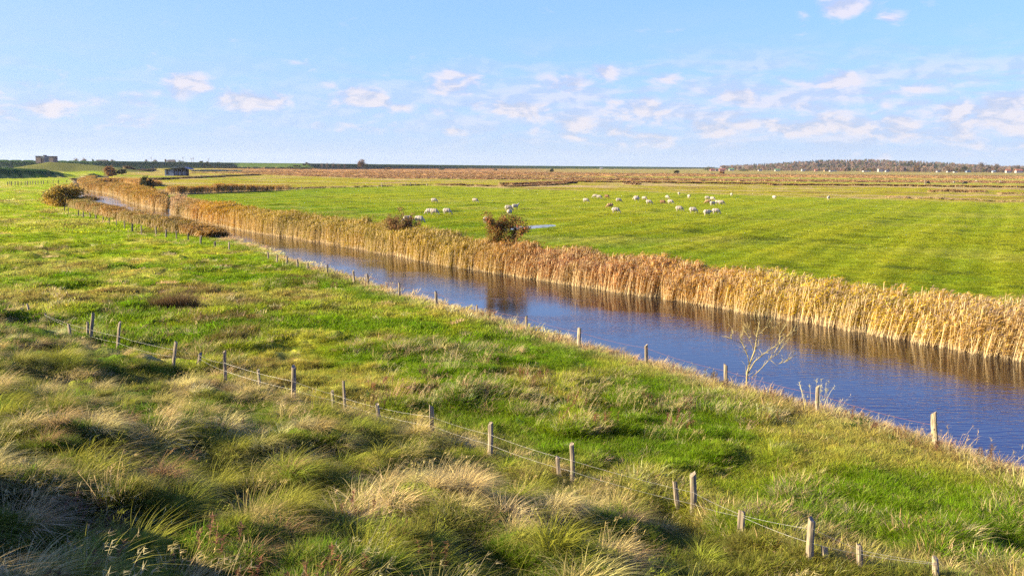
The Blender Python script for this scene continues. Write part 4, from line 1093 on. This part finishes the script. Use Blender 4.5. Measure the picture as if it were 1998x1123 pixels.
def leaves(centers, n, spread, size, mat, parent, name='crown', seed=1, flat=1.0):
    rs = np.random.default_rng(seed); Cn = np.array([tuple(c) for c in centers]); i = rs.integers(0, len(Cn), n)
    c = Cn[i] + rs.normal(0, 1, (n, 3)) * spread * np.array([1, 1, flat])
    u = rs.normal(0, 1, (n, 3)); u /= np.linalg.norm(u, axis=1, keepdims=True); w = rs.normal(0, 1, (n, 3)); w = np.cross(u, w); w /= np.linalg.norm(w, axis=1, keepdims=True)
    s = size * rs.uniform(.6, 1.3, n)[:, None]
    V = np.stack([c - u * s, c + w * s * .55, c + u * s, c - w * s * .55], 1).reshape(-1, 3)
    F = np.arange(n * 4).reshape(-1, 4)
    o = mesh_np(name, V, F, mat, False, parent)
    cl = rs.random(len(Cn))[i] * .55 + rs.random(n) * .45
    set_attr(o, 'rnd', np.repeat(cl, 4)); return o
L_HAW = leaf_mat('hawthorn_leaves', [(.34, .07, .04), (.38, .14, .06), (.34, .24, .05), (.19, .22, .04), (.36, .18, .07)])
L_HAW2 = leaf_mat('hawthorn_leaves_brown', [(.28, .15, .05), (.40, .20, .08), (.22, .20, .05), (.36, .13, .07)])
L_WIL = leaf_mat('willow_leaves', [(.42, .25, .05), (.66, .40, .07), (.34, .30, .06), (.55, .34, .12)])
L_BROWN = leaf_mat('autumn_leaves', [(.18, .10, .045), (.28, .15, .06), (.20, .14, .06), (.14, .08, .04)])
L_OLIVE = leaf_mat('olive_leaves', [(.08, .08, .025), (.13, .12, .04), (.10, .11, .03), (.18, .13, .05)])
L_ORANGE = leaf_mat('orange_leaves', [(.36, .18, .05), (.42, .20, .06), (.24, .14, .05), (.30, .13, .05)])
L_DARK = leaf_mat('dark_leaves', [(.035, .05, .02), (.06, .07, .025), (.05, .06, .03), (.08, .07, .03)])
L_GREY = leaf_mat('bare_twigs', [(.20, .16, .12), (.26, .21, .15), (.17, .13, .10), (.24, .17, .11)])

def haw(px, dist, top_y, wpx, label, name, mat, seed, nl):
    rs = random.Random(seed); b = at_d(px, 400, dist); x, y = b.x, b.y; z = H1(x, y)
    h = at_d(px, top_y, dist).z - z; w = wpx * dist / F_PX
    root = empty(name, (x, y, z - .05), 0, label, 'bush'); out = []; tips = []
    for k in range(7):
        a = rs.uniform(0, 6.28); grow(rs, Vector((rs.gauss(0, .12), rs.gauss(0, .12), 0)), Vector((math.cos(a) * w * .20, math.sin(a) * w * .2, h * .5)).normalized(), h * .52, .05, 3, out, .5, (.35, 0, 0), tips)
    T = np.array([tuple(t) for t in tips])
    # fit the branches to the outline the shrub has
    k = np.array([w * .5 / max(np.percentile(np.abs(T[:, 0]), 94), .1), w * .5 / max(np.percentile(np.abs(T[:, 1]), 94), .1), h * .96 / T[:, 2].max()])
    out = [([Vector((p.x * k[0], p.y * k[1], p.z * k[2])) for p in pts], r) for pts, r in out]; T = T * k
    limb_mesh(out, M_BARK, 'branches', root, 4)
    leaves(T[T[:, 2] > h * .12], nl, .13, .075, mat, root, 'foliage', seed)
haw(978, 68.5, 412, 78, 'big hawthorn bush with red and olive autumn leaves among the reeds beside the puddle', 'hawthorn_bush', L_HAW, 4, 10500)
haw(776, 80.0, 400, 50, 'smaller brownish hawthorn bush rising from the reeds on the far bank', 'hawthorn_bush', L_HAW2, 9, 9000)

def dome_shrub(px, py, hpx, wpx, label, name, cat, mat, seed, n=2500, size=.10, dist=None, depth=.8, rag=.25, group=None, lift=.3, trunk=.0):
    """a rounded uneven crown of leaf clumps on short stems, base seen at pixel (px, py)"""
    rs = np.random.default_rng(seed)
    if dist is None: g = on_ground(px, py, lift); dist = g.y
    else: q = at_d(px, py, dist); g = Vector((q.x, q.y, H1(q.x, q.y)))
    top = at_d(px, py - hpx, dist).z; h = max(top - g.z, .5); w = wpx * dist / F_PX
    root = empty(name, g, 0, label, cat, group)
    m = 46; a = rs.random(m) * 6.28; el = rs.random(m) ** .7; rr = rs.uniform(.45, 1, m) * (1 + rs.normal(0, rag * .5, m))
    zz = trunk * h + (h * (1 - trunk)) * (.12 + .84 * np.sin(el * 1.57) * np.clip(rr, 0, 1.05)); hr = w * .5 * np.cos(el * 1.3) * rr
    Cn = np.stack([np.cos(a) * hr, np.sin(a) * hr * depth, zz], 1)
    mb = MB()
    if trunk > 0: mb.tube([(0, 0, -.3), (0, 0, h * trunk), (w * .03, 0, h * .7)], [h * .03 + .03, h * .024 + .02, h * .008], 6)
    for c in Cn[:14]: mb.tube([(0, 0, h * trunk * .8 - (.2 if trunk == 0 else 0)), tuple(c * np.array([.55, .55, .6])), tuple(c)], [h * .012 + .01, h * .008, h * .003], 4, False)
    mb.build('trunk' if trunk > 0 else 'stems', M_BARK, root)
    leaves(Cn, n, w * .085, size, mat, root, 'crown' if trunk > 0 else 'foliage', seed, h / w if h < w else 1.0)
    return root
dome_shrub(130, 398, 35, 76, 'round yellow brown willow shrub at the river bend on the left', 'willow_shrub', 'shrub', L_WIL, 21, 9000, .17)
dome_shrub(178, 398, 16, 40, 'low reddish brown scrub at the foot of the willow shrub by the water', 'low_scrub', 'shrub', L_HAW2, 22, 2000, .16)
dome_shrub(216, 338, 13, 26, 'orange brown bush beyond the far river bend, left of the pair', 'orange_bush', 'shrub', L_ORANGE, 23, 2000, .4, 560)
dome_shrub(238, 338, 8, 20, 'lower olive bush beyond the far river bend, right of the pair', 'olive_bush', 'shrub', L_OLIVE, 24, 1200, .4, 560)
dome_shrub(285, 354, 6, 26, 'dark green bush behind the tall reeds at the river bend', 'dark_bush', 'shrub', L_DARK, 25, 2400, .2, 215)
# upright rush clump on the pasture
def rush_clump():
    g = on_ground(340, 600, .1); root = empty('rush_clump', g, 0, 'rounded brown rush clump standing alone in the left pasture', 'rush clump')
    parts = []
    for q in range(5):
        cx = (q - 2) * .38; n = 380; a = rng.random(n) * 6.28; r = np.sqrt(rng.random(n)) * .28
        base = np.stack([cx + r * np.cos(a), r * np.sin(a), np.full(n, -.05)], 1); hh = 1.4 - abs(q - 2.2) * .2
        d = np.stack([np.cos(a) * .55 * rng.random(n), np.sin(a) * .5 * rng.random(n), np.ones(n)], 1); d /= np.linalg.norm(d, axis=1, keepdims=True)
        parts.append(ribbons(base, d, hh * rng.uniform(.5, 1.05, n), np.full(n, .016), rng.uniform(.1, .7, n), 3, (.4, 0)))
    V, F, Hh, r_ = join_parts(parts)
    o = mesh_np('blades', V, F, leaf_mat('rush_blades', [(.14, .12, .03), (.24, .15, .06), (.34, .22, .10), (.16, .09, .05)]), False, root); set_attr(o, 'rnd', r_)
rush_clump()
# bare young tree on the near bank, its main limbs following the photographed ones
def bare_tree():
    sc = .4658; dist = at_z(1458, 756, .9)[1] + .25
    def P(x, y, dy=0): return at_d(1100 + x * sc, 600 + y * sc, dist + dy)
    paths = [([(765, 325, 0), (768, 270, 0), (778, 238, 0), (800, 180, .05), (809, 120, .1), (820, 60, .1), (816, 22, .1)], .040),
             ([(778, 238, 0), (770, 200, -.1), (757, 170, -.2), (745, 142, -.25), (748, 110, -.3)], .022),
             ([(748, 150, -.25), (720, 138, -.35), (696, 130, -.4), (703, 104, -.45)], .009),
             ([(768, 280, 0), (800, 225, .15), (845, 188, .3), (900, 152, .4), (935, 118, .5), (978, 86, .6)], .026),
             ([(845, 188, .3), (880, 190, .2), (905, 150, .3), (905, 110, .3), (925, 80, .4)], .012),
             ([(790, 290, 0), (830, 252, -.15), (862, 215, -.2), (900, 190, -.2), (925, 152, -.3)], .018),
             ([(862, 215, -.2), (890, 240, -.3), (930, 225, -.3), (962, 190, -.3)], .011),
             ([(809, 120, .1), (838, 92, .2), (862, 62, .2), (868, 40, .2)], .012), ([(805, 150, .1), (782, 118, 0), (775, 88, 0)], .010),
             ([(800, 180, .05), (785, 150, .1), (770, 118, .1), (764, 92, .1)], .010),
             ([(820, 62, .1), (840, 45, .1), (850, 28, .2)], .007), ([(818, 80, .1), (800, 58, 0), (796, 40, 0)], .007),
             ([(900, 152, .4), (930, 140, .3), (958, 120, .3)], .008), ([(830, 105, .15), (858, 108, .1), (885, 70, .1)], .008)]
    g = P(765, 325); g.z = H1(g.x, g.y) - .02; root = empty('bare_tree', g, 0, 'small leafless tree with lichen yellow forked branches on the near river bank', 'tree')
    rs = random.Random(12); out = []; tw = []
    for pts, r in paths:
        pp = [P(*p) - g for p in pts]; n = len(pp); r *= .78; rr = [r * (1 - .6 * i / (n - 1)) for i in range(n)]
        if r > .028: pp = [Vector((pp[0].x, pp[0].y, -.3))] + pp; rr = [r * 1.15] + rr
        out.append((pp, rr))
        for i in range(2, len(pp)):
            for _ in range(6):
                b = pp[i - 1].lerp(pp[i], rs.random()); d = ((pp[i] - pp[i - 1]).normalized() + Vector((rs.gauss(0, .6), rs.gauss(0, .6), rs.gauss(.25, .4)))).normalized()
                L = rs.uniform(.12, .34); m = b + d * L * .5 + Vector((rs.gauss(0, .02), 0, .02)); tw.append(([b, m, b + d * L + Vector((rs.gauss(0, .04), 0, .05))], [.0065, .005, .003]))
    limb_mesh(out + tw, M_LICHEN, 'trunk', root, 7)
bare_tree()

# far trees that stand by themselves
dome_shrub(705, 330, 17, 17, 'round brown tree standing alone before the sea dike, tallest on the left skyline', 'field_tree', 'tree', L_BROWN, 31, 1800, .55, 1380, trunk=.15)
dome_shrub(715, 330, 10, 8, 'small dark shrub leaning against the round brown tree', 'dark_bush', 'shrub', L_DARK, 32, 500, .5, 1370)
for i, (px, hp, w, lab) in enumerate([(629, 12, 9, 'leafless grey tree at the left end of the thin row before the sea dike'), (638, 13, 10, 'leafless grey tree, second from the left of the thin row'),
                                      (650, 14, 9, 'slender leafless tree in the middle of the thin row before the sea dike'), (661, 11, 9, 'leafless grey tree right of the middle of the thin row'),
                                      (672, 10, 8, 'leafless grey tree at the right end of the thin row before the sea dike')]):
    dome_shrub(px, 330, hp, w, lab, 'bare_field_tree', 'tree', L_GREY, 40 + i, 260, .35, 1390, trunk=.2, group='thin row of leafless trees')
for i, (px, py, hp, w, m, lab) in enumerate([(757, 331, 4, 10, L_BROWN, 'low brown bush at the marsh edge right of the round tree'), (862, 333, 4.5, 10, L_OLIVE, 'low olive bush in the marsh left of the middle'),
                                             (967, 334, 3.5, 8, L_OLIVE, 'small olive bush in the marsh near the middle'),
                                             (1077, 335.5, 6, 8, L_DARK, 'small dark green bush in the marsh beneath the skyline, middle'), (1320, 338.5, 6, 12, L_DARK, 'dark green bush in the marsh left of the brick barn'),
                                             (1408, 339, 5, 9, L_ORANGE, 'small yellow bush in front of the brick barn'),
                                             (1382, 334, 9, 24, L_OLIVE, 'olive thicket against the left side of the brick barn'), (1452, 334, 4, 22, L_OLIVE, 'dark low thicket right of the brick barn')]):
    d_ = 7.4 * F_PX / max(py - (324 + (px - 999) * .007), 4) if py > 334.5 else 1500
    dome_shrub(px, py, hp, w, lab, 'marsh_bush', 'shrub', m, 60 + i, 700, .4 * d_ / 900, min(d_, 1750) if px < 1370 or px == 1408 else 1830)
for i, (px, ty, w, m, lab) in enumerate([(149, 309.5, 12, L_GREY, 'bare tree on the skyline right of the brick building, left of a pair'), (165, 309, 13, L_BROWN, 'brown tree on the skyline right of the brick building, right of a pair'),
                                         (182, 311, 4, L_DARK, 'tiny dark tree on the skyline between the tree pair and the low barn'), (220, 312, 12, L_GREY, 'pale bare tree on the skyline behind the low barn'),
                                         (286, 311.5, 8, L_GREY, 'bare tree on the skyline below the first wind turbine'), (303, 312.5, 10, L_GREY, 'low bare tree on the skyline right of the first wind turbine'),
                                         (324, 310.5, 4.5, L_BROWN, 'upright brown tree at the end of the skyline farm'), (353, 313.5, 16, L_DARK, 'flat dark grove on the skyline beneath the second wind turbine'),
                                         (394, 315.5, 5, L_DARK, 'tiny grove on the skyline between wind turbines'), (425, 316, 14, L_GREY, 'faint grove on the skyline right of the wind turbines')]):
    d_ = 2150; base_y = 330
    dome_shrub(px, base_y, base_y - ty, w, lab, 'skyline_tree', 'tree', m, 80 + i, 420, 1.1, d_, trunk=.3)

# ------------------------------------------------------------------ wind turbines far behind the dike
M_WHITE = simple_mat('white_paint', (.55, .57, .60), .5, 3, .1); M_GREYP = simple_mat('grey_paint', (.30, .32, .35), .5, 3, .1)
for i, (px, ty, lab) in enumerate([(295, 306, 'wind turbine far behind the dike, leftmost of five'), (357, 306, 'wind turbine above the flat dark grove, second from left of five'),
                                   (373, 308, 'faint wind turbine, left one of the close pair'), (377.3, 307, 'wind turbine, right one of the close pair'),
                                   (407, 309, 'faint wind turbine far behind the dike, rightmost of five')]):
    d_ = 4200; hub = at_d(px, ty + 1.5, d_); b = (hub.x, hub.y, .3); hz = hub.z - .3
    rt = empty('wind_turbine', b, 0, lab, 'wind turbine', 'wind turbines on the far skyline')
    MB().cone(0, 0, -1, hz, 1.3, .8, 10).build('tower', M_GREYP, rt, True)
    MB().box(0, -.3, hz + .5, 2.0, 4.6, 1.8).build('nacelle', M_GREYP, rt)
    for k in range(3):
        a = R(30 + 37 * i + 120 * k); c, s_ = math.sin(a), math.cos(a); Lb = 11
        MB().tube([(0, -2.8, hz + .5), (c * Lb * .25, -2.9, hz + .5 + s_ * Lb * .25), (c * Lb, -2.9, hz + .5 + s_ * Lb)], [.45, .75, .15], 6).build('blade', M_GREYP, rt, True)

# ------------------------------------------------------------------ buildings
def brick_mat(name, col, mortar=(.35, .32, .28)):
    m, nt, p = new_mat(name)
    tc = N(nt, 'ShaderNodeTexCoord'); b = N(nt, 'ShaderNodeTexBrick'); b.inputs['Scale'].default_value = 2.2
    col = tuple(x * K for x in col); b.inputs['Color1'].default_value = (*col, 1); b.inputs['Color2'].default_value = (col[0] * .7, col[1] * .7, col[2] * .7, 1); b.inputs['Mortar'].default_value = (*mortar, 1)
    mp = N(nt, 'ShaderNodeMapping'); mp.inputs['Rotation'].default_value = (R(90), 0, 0); nt.links.new(tc.outputs['Object'], mp.inputs[0]); nt.links.new(mp.outputs[0], b.inputs['Vector'])
    nt.links.new(b.outputs[0], p.inputs['Base Color']); p.inputs['Roughness'].default_value = .9; return m
M_BRICK = brick_mat('red_brick', (.42, .15, .10)); M_BRICKD = brick_mat('dark_brick', (.24, .14, .12)); M_RENDER = simple_mat('white_render', (.40, .385, .36), .8, 2, .12)
M_ROOFR = simple_mat('red_tiles', (.36, .13, .08), .8, 3, .3); M_ROOFD = simple_mat('dark_tiles', (.09, .08, .08), .8, 3, .3); M_ROOFG = simple_mat('green_roof', (.14, .30, .12), .7, 3, .2)
M_GLASS, _nt, _p = new_mat('window_glass'); _p.inputs['Base Color'].default_value = (.03, .04, .06, 1); _p.inputs['Roughness'].default_value = .08
M_BLUE = simple_mat('blue_frames', (.10, .14, .34), .5, 3, .2); M_SLATE = simple_mat('grey_blue_boards', (.20, .26, .34), .8, 4, .45); M_SHEDR = simple_mat('mossy_roof', (.06, .075, .05), .9, 4, .4)
M_BLACKW = simple_mat('tarred_boards', (.03, .028, .035), .9, 4, .4)
def house(px, py, wpx, hpx, dist, wall, roof, label, name='farmhouse', cat='house', rz=0.0, roof_f=.45, depth=None, wins=2, gable_front=False):
    c = at_d(px, py, dist); x, y = c.x, c.y; z = H1(x, y); w = wpx * dist / F_PX; h = at_d(px, py - hpx, dist).z - z; h = max(h, 2.4); dp = depth or max(7, w * .5)
    rt = empty(name, (x, y, z), rz, label, cat); hw = h * (1 - roof_f) if roof_f > 0 else h
    wl = MB().box(0, 0, hw / 2 - .3, w, dp, hw + .6).build('wall', wall, rt)
    mb = MB(); e = .35
    if gable_front:
        g = MB().prism([(-w / 2, hw - .01), (w / 2, hw - .01), (0, h - .25)], -dp / 2 + .02, dp / 2 - .02).build('gable', wall, rt)
        for s_ in (-1, 1): mb.prism([(s_ * (w / 2 + e), hw - .15), (s_ * (w / 2 + e), hw + .08), (0, h), (0, h - .24)], -dp / 2 - e, dp / 2 + e)
        rf = mb.build('roof', roof, rt)
    elif roof_f > 0:
        a = dp / 2 + e
        bm = bmesh.new(); L = w / 2 + e
        v = [bm.verts.new(q) for q in ((-L, -a, hw), (L, -a, hw), (L, a, hw), (-L, a, hw), (-L + .2, 0, h), (L - .2, 0, h))]
        for f in ((0, 1, 5, 4), (2, 3, 4, 5), (1, 2, 5), (3, 0, 4), (3, 2, 1, 0)): bm.faces.new([v[k] for k in f])
        me = bpy.data.meshes.new('roof'); bm.to_mesh(me); bm.free(); me.materials.append(roof); rf = bpy.data.objects.new('roof', me); COL.objects.link(rf); rf.parent = rt
        MB().box(w * .22, 0, h + .1, .9, .9, 1.5).build('chimney', M_BRICKD, rf)
    else:
        rf = MB().box(0, 0, h + .1, w + .5, dp + .5, .3).build('roof', roof, rt)
    for k in range(wins):
        wx = (k + .5) / wins * w - w / 2; wn = MB().box(wx, -dp / 2 - .01, hw * .55, min(1.6, w / wins * .5), .12, hw * .36).build('window', M_GLASS, rt)
    return rt
house(1390, 334, 9, 4.6, 1800, M_BRICK, M_ROOFR, 'left block of the red brick barns at the edge of the marsh', 'brick_barn', 'barn', 0, .35, wins=0)
house(1399.5, 334, 8, 4.0, 1815, M_BRICKD, M_ROOFD, 'low dark middle block between the red brick barns', 'brick_barn', 'barn', 0, .3, wins=2)
house(1408.5, 334, 11, 5.6, 1795, M_BRICK, M_ROOFR, 'gabled right block of the red brick barns', 'brick_barn', 'barn', 0, .5, wins=0, gable_front=False)
right_h = [(1409, 331, 5, 5, 2050, M_RENDER, M_RENDER, 'small white house peeping over the red brick barns'), (1427, 331.5, 9, 4.2, 2000, M_RENDER, M_ROOFG, 'white and green shed just right of the brick barns'),
           (1483, 332, 7, 2.5, 2000, M_RENDER, M_ROOFD, 'low white house alone in front of the left end of the wood'), (1516.5, 332, 9, 3, 2000, M_RENDER, M_ROOFG, 'low white house with a green roof at the left of the wood'),
           (1567.5, 332, 7, 2.3, 2000, M_RENDER, M_RENDER, 'flat white house in front of the rising part of the wood'), (1592, 333, 5, 4, 1980, M_BRICK, M_ROOFR, 'small red house left of the brown gabled barn'),
           (1612.5, 334, 9, 6, 1960, simple_mat('brown_boards', (.34, .24, .12), .8, 3, .3), M_ROOFD, 'brown gabled barn beneath the highest part of the wood'),
           (1625, 334.5, 13, 2.6, 1940, M_RENDER, M_RENDER, 'long low white building right of the brown gabled barn'), (1690.5, 335.5, 14, 3.0, 1920, M_RENDER, M_RENDER, 'long low white building in the middle of the wood edge'),
           (1717.5, 334, 9, 5, 1960, M_RENDER, M_RENDER, 'tallest white house at the edge of the wood'), (1730.5, 334, 6, 4, 1970, M_RENDER, M_ROOFD, 'white gabled house just right of the tallest white house'),
           (1830, 334.5, 5, 3, 2000, M_RENDER, M_ROOFD, 'small pale house in the trees right of the wood centre'), (1850, 335.8, 5, 2, 1980, M_RENDER, M_RENDER, 'tiny white hut at the marsh edge left of the blue gabled house'),
           (1864, 337, 7, 2, 1850, M_RENDER, M_RENDER, 'low white shed in the field below the trees on the right'), (1889, 335.5, 8, 5, 2000, M_SLATE, M_ROOFD, 'blue grey gabled house beneath the tall bare tree'),
           (1939, 335.5, 6, 3.4, 2000, M_RENDER, M_SLATE, 'white house with a blue grey roof right of the tall bare tree'), (1967, 334, 9, 4.5, 2000, M_RENDER, M_ROOFR, 'white house with a red roof near the right edge'),
           (1988, 334, 13, 5, 1990, M_RENDER, M_ROOFR, 'long white house with a red roof at the right edge')]
for i, (px, py, w, h, d_, wl, rf, lab) in enumerate(right_h):
    house(px, py, w, h * .85, d_ - 40, wl, rf, lab, 'village_house', 'house', 0, .42 if rf is not M_RENDER else 0, wins=2 if w < 10 else 3, gable_front=(i in (6, 10, 14)))
house(1173, 329.3, 5, 2.2, 2500, M_RENDER, M_RENDER, 'tiny white hut on the slope of the sea dike, middle of the picture', 'dike_hut', 'hut', 0, .3, wins=1)
house(200.5, 330, 21, 18.3, 2150, M_BRICKD, M_ROOFD, 'long low barn on the skyline between bare trees on the left', 'skyline_barn', 'barn', 0, .25, wins=0)
house(335.5, 330, 14, 18.4, 2150, M_BRICK, M_ROOFD, 'reddish farm building on the skyline left of the dark grove', 'skyline_barn', 'barn', 0, .25, wins=0)
# brick building with a glazed stair front on the dike, far left
def brick_block():
    d_ = 900; c = at_d(87, 318, d_); z = c.z - 3; k = d_ / F_PX * .125; rt = empty('brick_building', (c.x, c.y, z), 0, 'flat roofed brick building with tall blue framed windows on the dike at far left', 'building')
    X = lambda q: (q - 695) * k; Z = lambda q: at_d(87, 290 + q * .125, d_).z - z
    def bx(name, x0, x1, y0, y1, yf, dp, mat, par): return MB().box((X(x0) + X(x1)) / 2, yf + dp / 2, (Z(y0) + Z(y1)) / 2, X(x1) - X(x0), dp, Z(y0) - Z(y1)).build(name, mat, par)
    w1 = bx('wall', 560, 640, 225, 118, 0, 9, M_BRICKD, rt); w2 = bx('wall', 640, 697, 225, 150, .6, 9, M_BRICKD, rt); w3 = bx('wall', 697, 770, 225, 122, .3, 9, M_RENDER, rt); w4 = bx('wall', 770, 830, 225, 120, 0, 9, M_BRICKD, rt)
    bx('parapet', 640, 697, 150, 114, .5, 8, M_RENDER, rt); bx('roof', 556, 642, 119, 114, -.3, 9.6, M_ROOFD, rt); bx('roof', 764, 834, 121, 116, -.3, 9.6, M_ROOFD, rt)
    bx('roof_tank', 665, 697, 114, 99, 2, 3, M_ROOFD, rt)
    for a in (566, 584, 602, 620): bx('window', a, a + 12, 134, 122, -.12, .2, M_GLASS, rt)
    for a in (700, 722, 744):
        for b in (200, 172, 142): bx('window', a, a + 16, b, b - 20, .12, .2, M_GLASS, rt)
    for a in (697, 718, 740, 762): bx('frame', a, a + 4, 222, 122, .02, .28, M_BLUE, rt)
    for a in (776, 796, 814): bx('window', a, a + 10, 138, 126, -.12, .2, M_GLASS, rt)
brick_block()
# weathered field shed
def shed():
    g = on_ground(342, 342, .3); d_ = g.y; k = d_ / F_PX * .125; X = lambda q: (q - 735) * k; z0 = g.z
    rt = empty('field_shed', g, 0, 'weathered blue grey field shed with a slanting dark roof on the left', 'shed'); hh = lambda q: at_d(342, 290 + q * .125, d_).z - z0
    dp = 6.0
    MB().prism([(X(575), -.3), (X(710), -.3), (X(710), hh(318)), (X(575), hh(328))], 0, dp).build('wall', M_SLATE, rt)
    MB().prism([(X(710), -.3), (X(893), -.3), (X(893), hh(302)), (X(710), hh(318))], .7, dp).build('wall', M_BLACKW, rt)
    MB().prism([(X(565), hh(330)), (X(565), hh(322)), (X(885), hh(290)), (X(885), hh(298))], -.8, dp + .6).build('roof', M_SHEDR, rt)
    MB().prism([(X(885), hh(298)), (X(885), hh(288)), (X(975), hh(318)), (X(973), hh(326))], -.6, dp + .5).build('lean_to_roof', M_SLATE, rt)
    for q in (712, 770, 830, 890): MB().box(X(q), .45, (hh(312)) / 2 - .1, .22, .22, hh(312) + .1).build('post', M_SLATE, rt)
    for q in (740, 800, 860): MB().box(X(q), .66, hh(312) * .35, X(q + 34) - X(q), .06, hh(312) * .5).build('panel', M_SLATE, rt)
    MB().box(X(650), -.04, hh(345), .9, .06, .8).build('window', M_GLASS, rt); MB().box(X(612), -.04, hh(366), 1.0, .06, hh(345)).build('door', M_BLACKW, rt)
shed()

# ------------------------------------------------------------------ woodland on the low hill
def tree_src(kind, seed, mat):
    rs = np.random.default_rng(seed); h = 14.0
    if kind == 'cone':
        m = 60; t = rs.random(m) ** .8; r = 2.6 * (1 - t) + .3; a = rs.random(m) * 6.28; Cn = np.stack([np.cos(a) * r * .8, np.sin(a) * r * .8, 1.5 + t * (h + 2)], 1); sp = .5; n = 420
    else:
        m = 40; a = rs.random(m) * 6.28; el = rs.random(m); r = rs.uniform(.5, 1, m); Cn = np.stack([np.cos(a) * 5 * np.cos(el * 1.3) * r, np.sin(a) * 5 * np.cos(el * 1.3) * r, 3 + 10 * np.sin(el * 1.5) * r], 1); sp = 1.2; n = 420
    i = rs.integers(0, m, n); c = Cn[i] + rs.normal(0, sp, (n, 3)); u = rs.normal(0, 1, (n, 3)); u /= np.linalg.norm(u, axis=1, keepdims=True)
    w = np.cross(u, rs.normal(0, 1, (n, 3))); w /= np.linalg.norm(w, axis=1, keepdims=True); s = rs.uniform(.5, 1.0, n)[:, None]
    V = np.stack([c - u * s, c + w * s * .6, c + u * s, c - w * s * .6], 1).reshape(-1, 3); F = np.arange(n * 4).reshape(-1, 4)
    tr = MB().tube([(0, 0, -1), (0, 0, h * .7)], [.3, .12], 5).build('t', mat, None, link=False).data
    tv = np.array([v.co for v in tr.vertices]); tf = np.array([[*p.vertices] for p in tr.polygons if len(p.vertices) == 4])
    V2 = np.vstack([V, tv]); F2 = np.vstack([F, tf + len(V)])
    o = mesh_np('wood_tree', V2, F2, mat, False, link=False)
    set_attr(o, 'rnd', np.concatenate([np.repeat(rs.random(m)[i] * .6 + rs.random(n) * .4, 4), np.full(len(tv), .3)])); set_attr(o, 'h', np.zeros(len(V2))); return o
M_WOODL = blade_mat('woodland_leaves', trans=.2)
wsrc = [tree_src('round', 1, M_WOODL), tree_src('round', 2, M_WOODL), tree_src('round', 3, M_WOODL), tree_src('cone', 4, M_WOODL), tree_src('cone', 5, M_WOODL)]
def woodland():
    n = 5200; px = rng.uniform(1400, 2350, n); row = rng.random(n)
    Y = np.where(row < .30, rng.uniform(2010, 2200, n), np.where(row < .5, rng.uniform(2200, 2800, n), rng.uniform(2800, 3500, n)))
    Y = np.where((px < 1560) & (Y < 2500) & (rng.random(n) < .5), Y + 700, Y)
    X = (px - 999) / F_PX * Y; Z = height(X, Y)
    con = (fbm(X, Y, 160, 2, 91) + .22 * sstep(Y, 2900, 3500)) > .74
    con = np.where(rng.random(n) < .12, ~con, con)
    s = rng.uniform(.45, .95, n) * np.where(Y < 2250, np.interp(px, [1400, 1450, 1500, 1700, 2000], [.2, .4, .5, .85, .9]), .95) * np.where(con, .78, 1)
    u = rng.random((n, 1)); c1 = C(.36, .22, .13) * u + C(.28, .24, .19) * (1 - u); c1 = np.where((rng.random(n) < .2)[:, None], C(.13, .13, .05), c1)  # browns greyed so that distance haze is part of the tree colour
    col = np.where(con[:, None], C(.045, .065, .03), c1)
    o = make_scatter('woodland', np.stack([X, Y, Z], 1), np.stack([np.zeros(n), np.zeros(n), rng.uniform(0, 6.28, n)], 1), np.stack([s, s, s * rng.uniform(.85, 1.25, n)], 1), jitter(col, .2, .06),
                     np.where(con, rng.integers(3, 5, n), rng.integers(0, 3, n)), wsrc)
    tag(o, 'autumn brown and dark green wood covering the low hill on the right skyline', 'woodland', kind='stuff')
    # scrub on the lit stretch of the sea dike
    n = 260; px = rng.uniform(395, 610, n); Y = rng.uniform(1395, 1440, n) + (600 - px) * .25; X = (px - 999) / F_PX * Y; s = rng.uniform(.10, .28, n)
    o = make_scatter('dike_scrub', np.stack([X, Y, height(X, Y) - .3], 1), np.zeros((n, 3)), np.stack([s * 1.6, s * 1.6, s], 1), jitter(np.tile(C(.09, .09, .035), (n, 1)), .3, .1), rng.integers(0, 3, n), wsrc)
    tag(o, 'dark low scrub dotted over the sunlit slope of the sea dike', 'scrub', kind='stuff')
woodland()
for i, (px, py, hp, w, m, lab) in enumerate([(1914, 336, 22, 15, L_GREY, 'tall bare tree standing out above the wood on the right'), (1944, 336, 16, 12, L_GREY, 'thin bare tree right of the tallest bare one'),
                                             (1984, 336, 14, 16, L_GREY, 'bare tree behind the long white house at the right edge'), (1787, 336, 14, 18, L_BROWN, 'broad orange brown tree at the front of the wood, middle'),
                                             (1760, 336, 11, 14, L_BROWN, 'orange brown tree left of the broad one at the wood front'), (1656, 335, 8, 12, L_DARK, 'dark bushy tree before the highest part of the wood'),
                                             (1882, 336, 12, 12, L_DARK, 'dark green tree left of the tall bare tree'), (1848, 336, 11, 14, L_BROWN, 'rounded brown tree left of the blue gabled house'),
                                             (1930, 336, 10, 10, L_BROWN, 'short brown tree between the two bare trees'), (1970, 336, 9, 12, L_OLIVE, 'olive tree beside the white house with red roof')]):
    dome_shrub(px, py, hp, w, lab, 'wood_edge_tree', 'tree', m, 120 + i, 900, .75, 2060, trunk=.22)

# ------------------------------------------------------------------ air
def haze():
    m = bpy.data.materials.new('haze_air'); m.use_nodes = True; nt = m.node_tree; nt.nodes.clear()
    out = N(nt, 'ShaderNodeOutputMaterial'); v = N(nt, 'ShaderNodeVolumePrincipled')
    v.inputs['Color'].default_value = (.80, .88, 1.0, 1); v.inputs['Density'].default_value = 3.2e-5; v.inputs['Anisotropy'].default_value = 0.2
    nt.links.new(v.outputs[0], out.inputs['Volume'])
    o = MB().box(0, 0, 40, 13200, 13200, 90).build('haze', m); tag(o, kind='stuff')
    tag(o, 'thin pale air that fades the far hill', 'haze', kind='stuff')
haze()
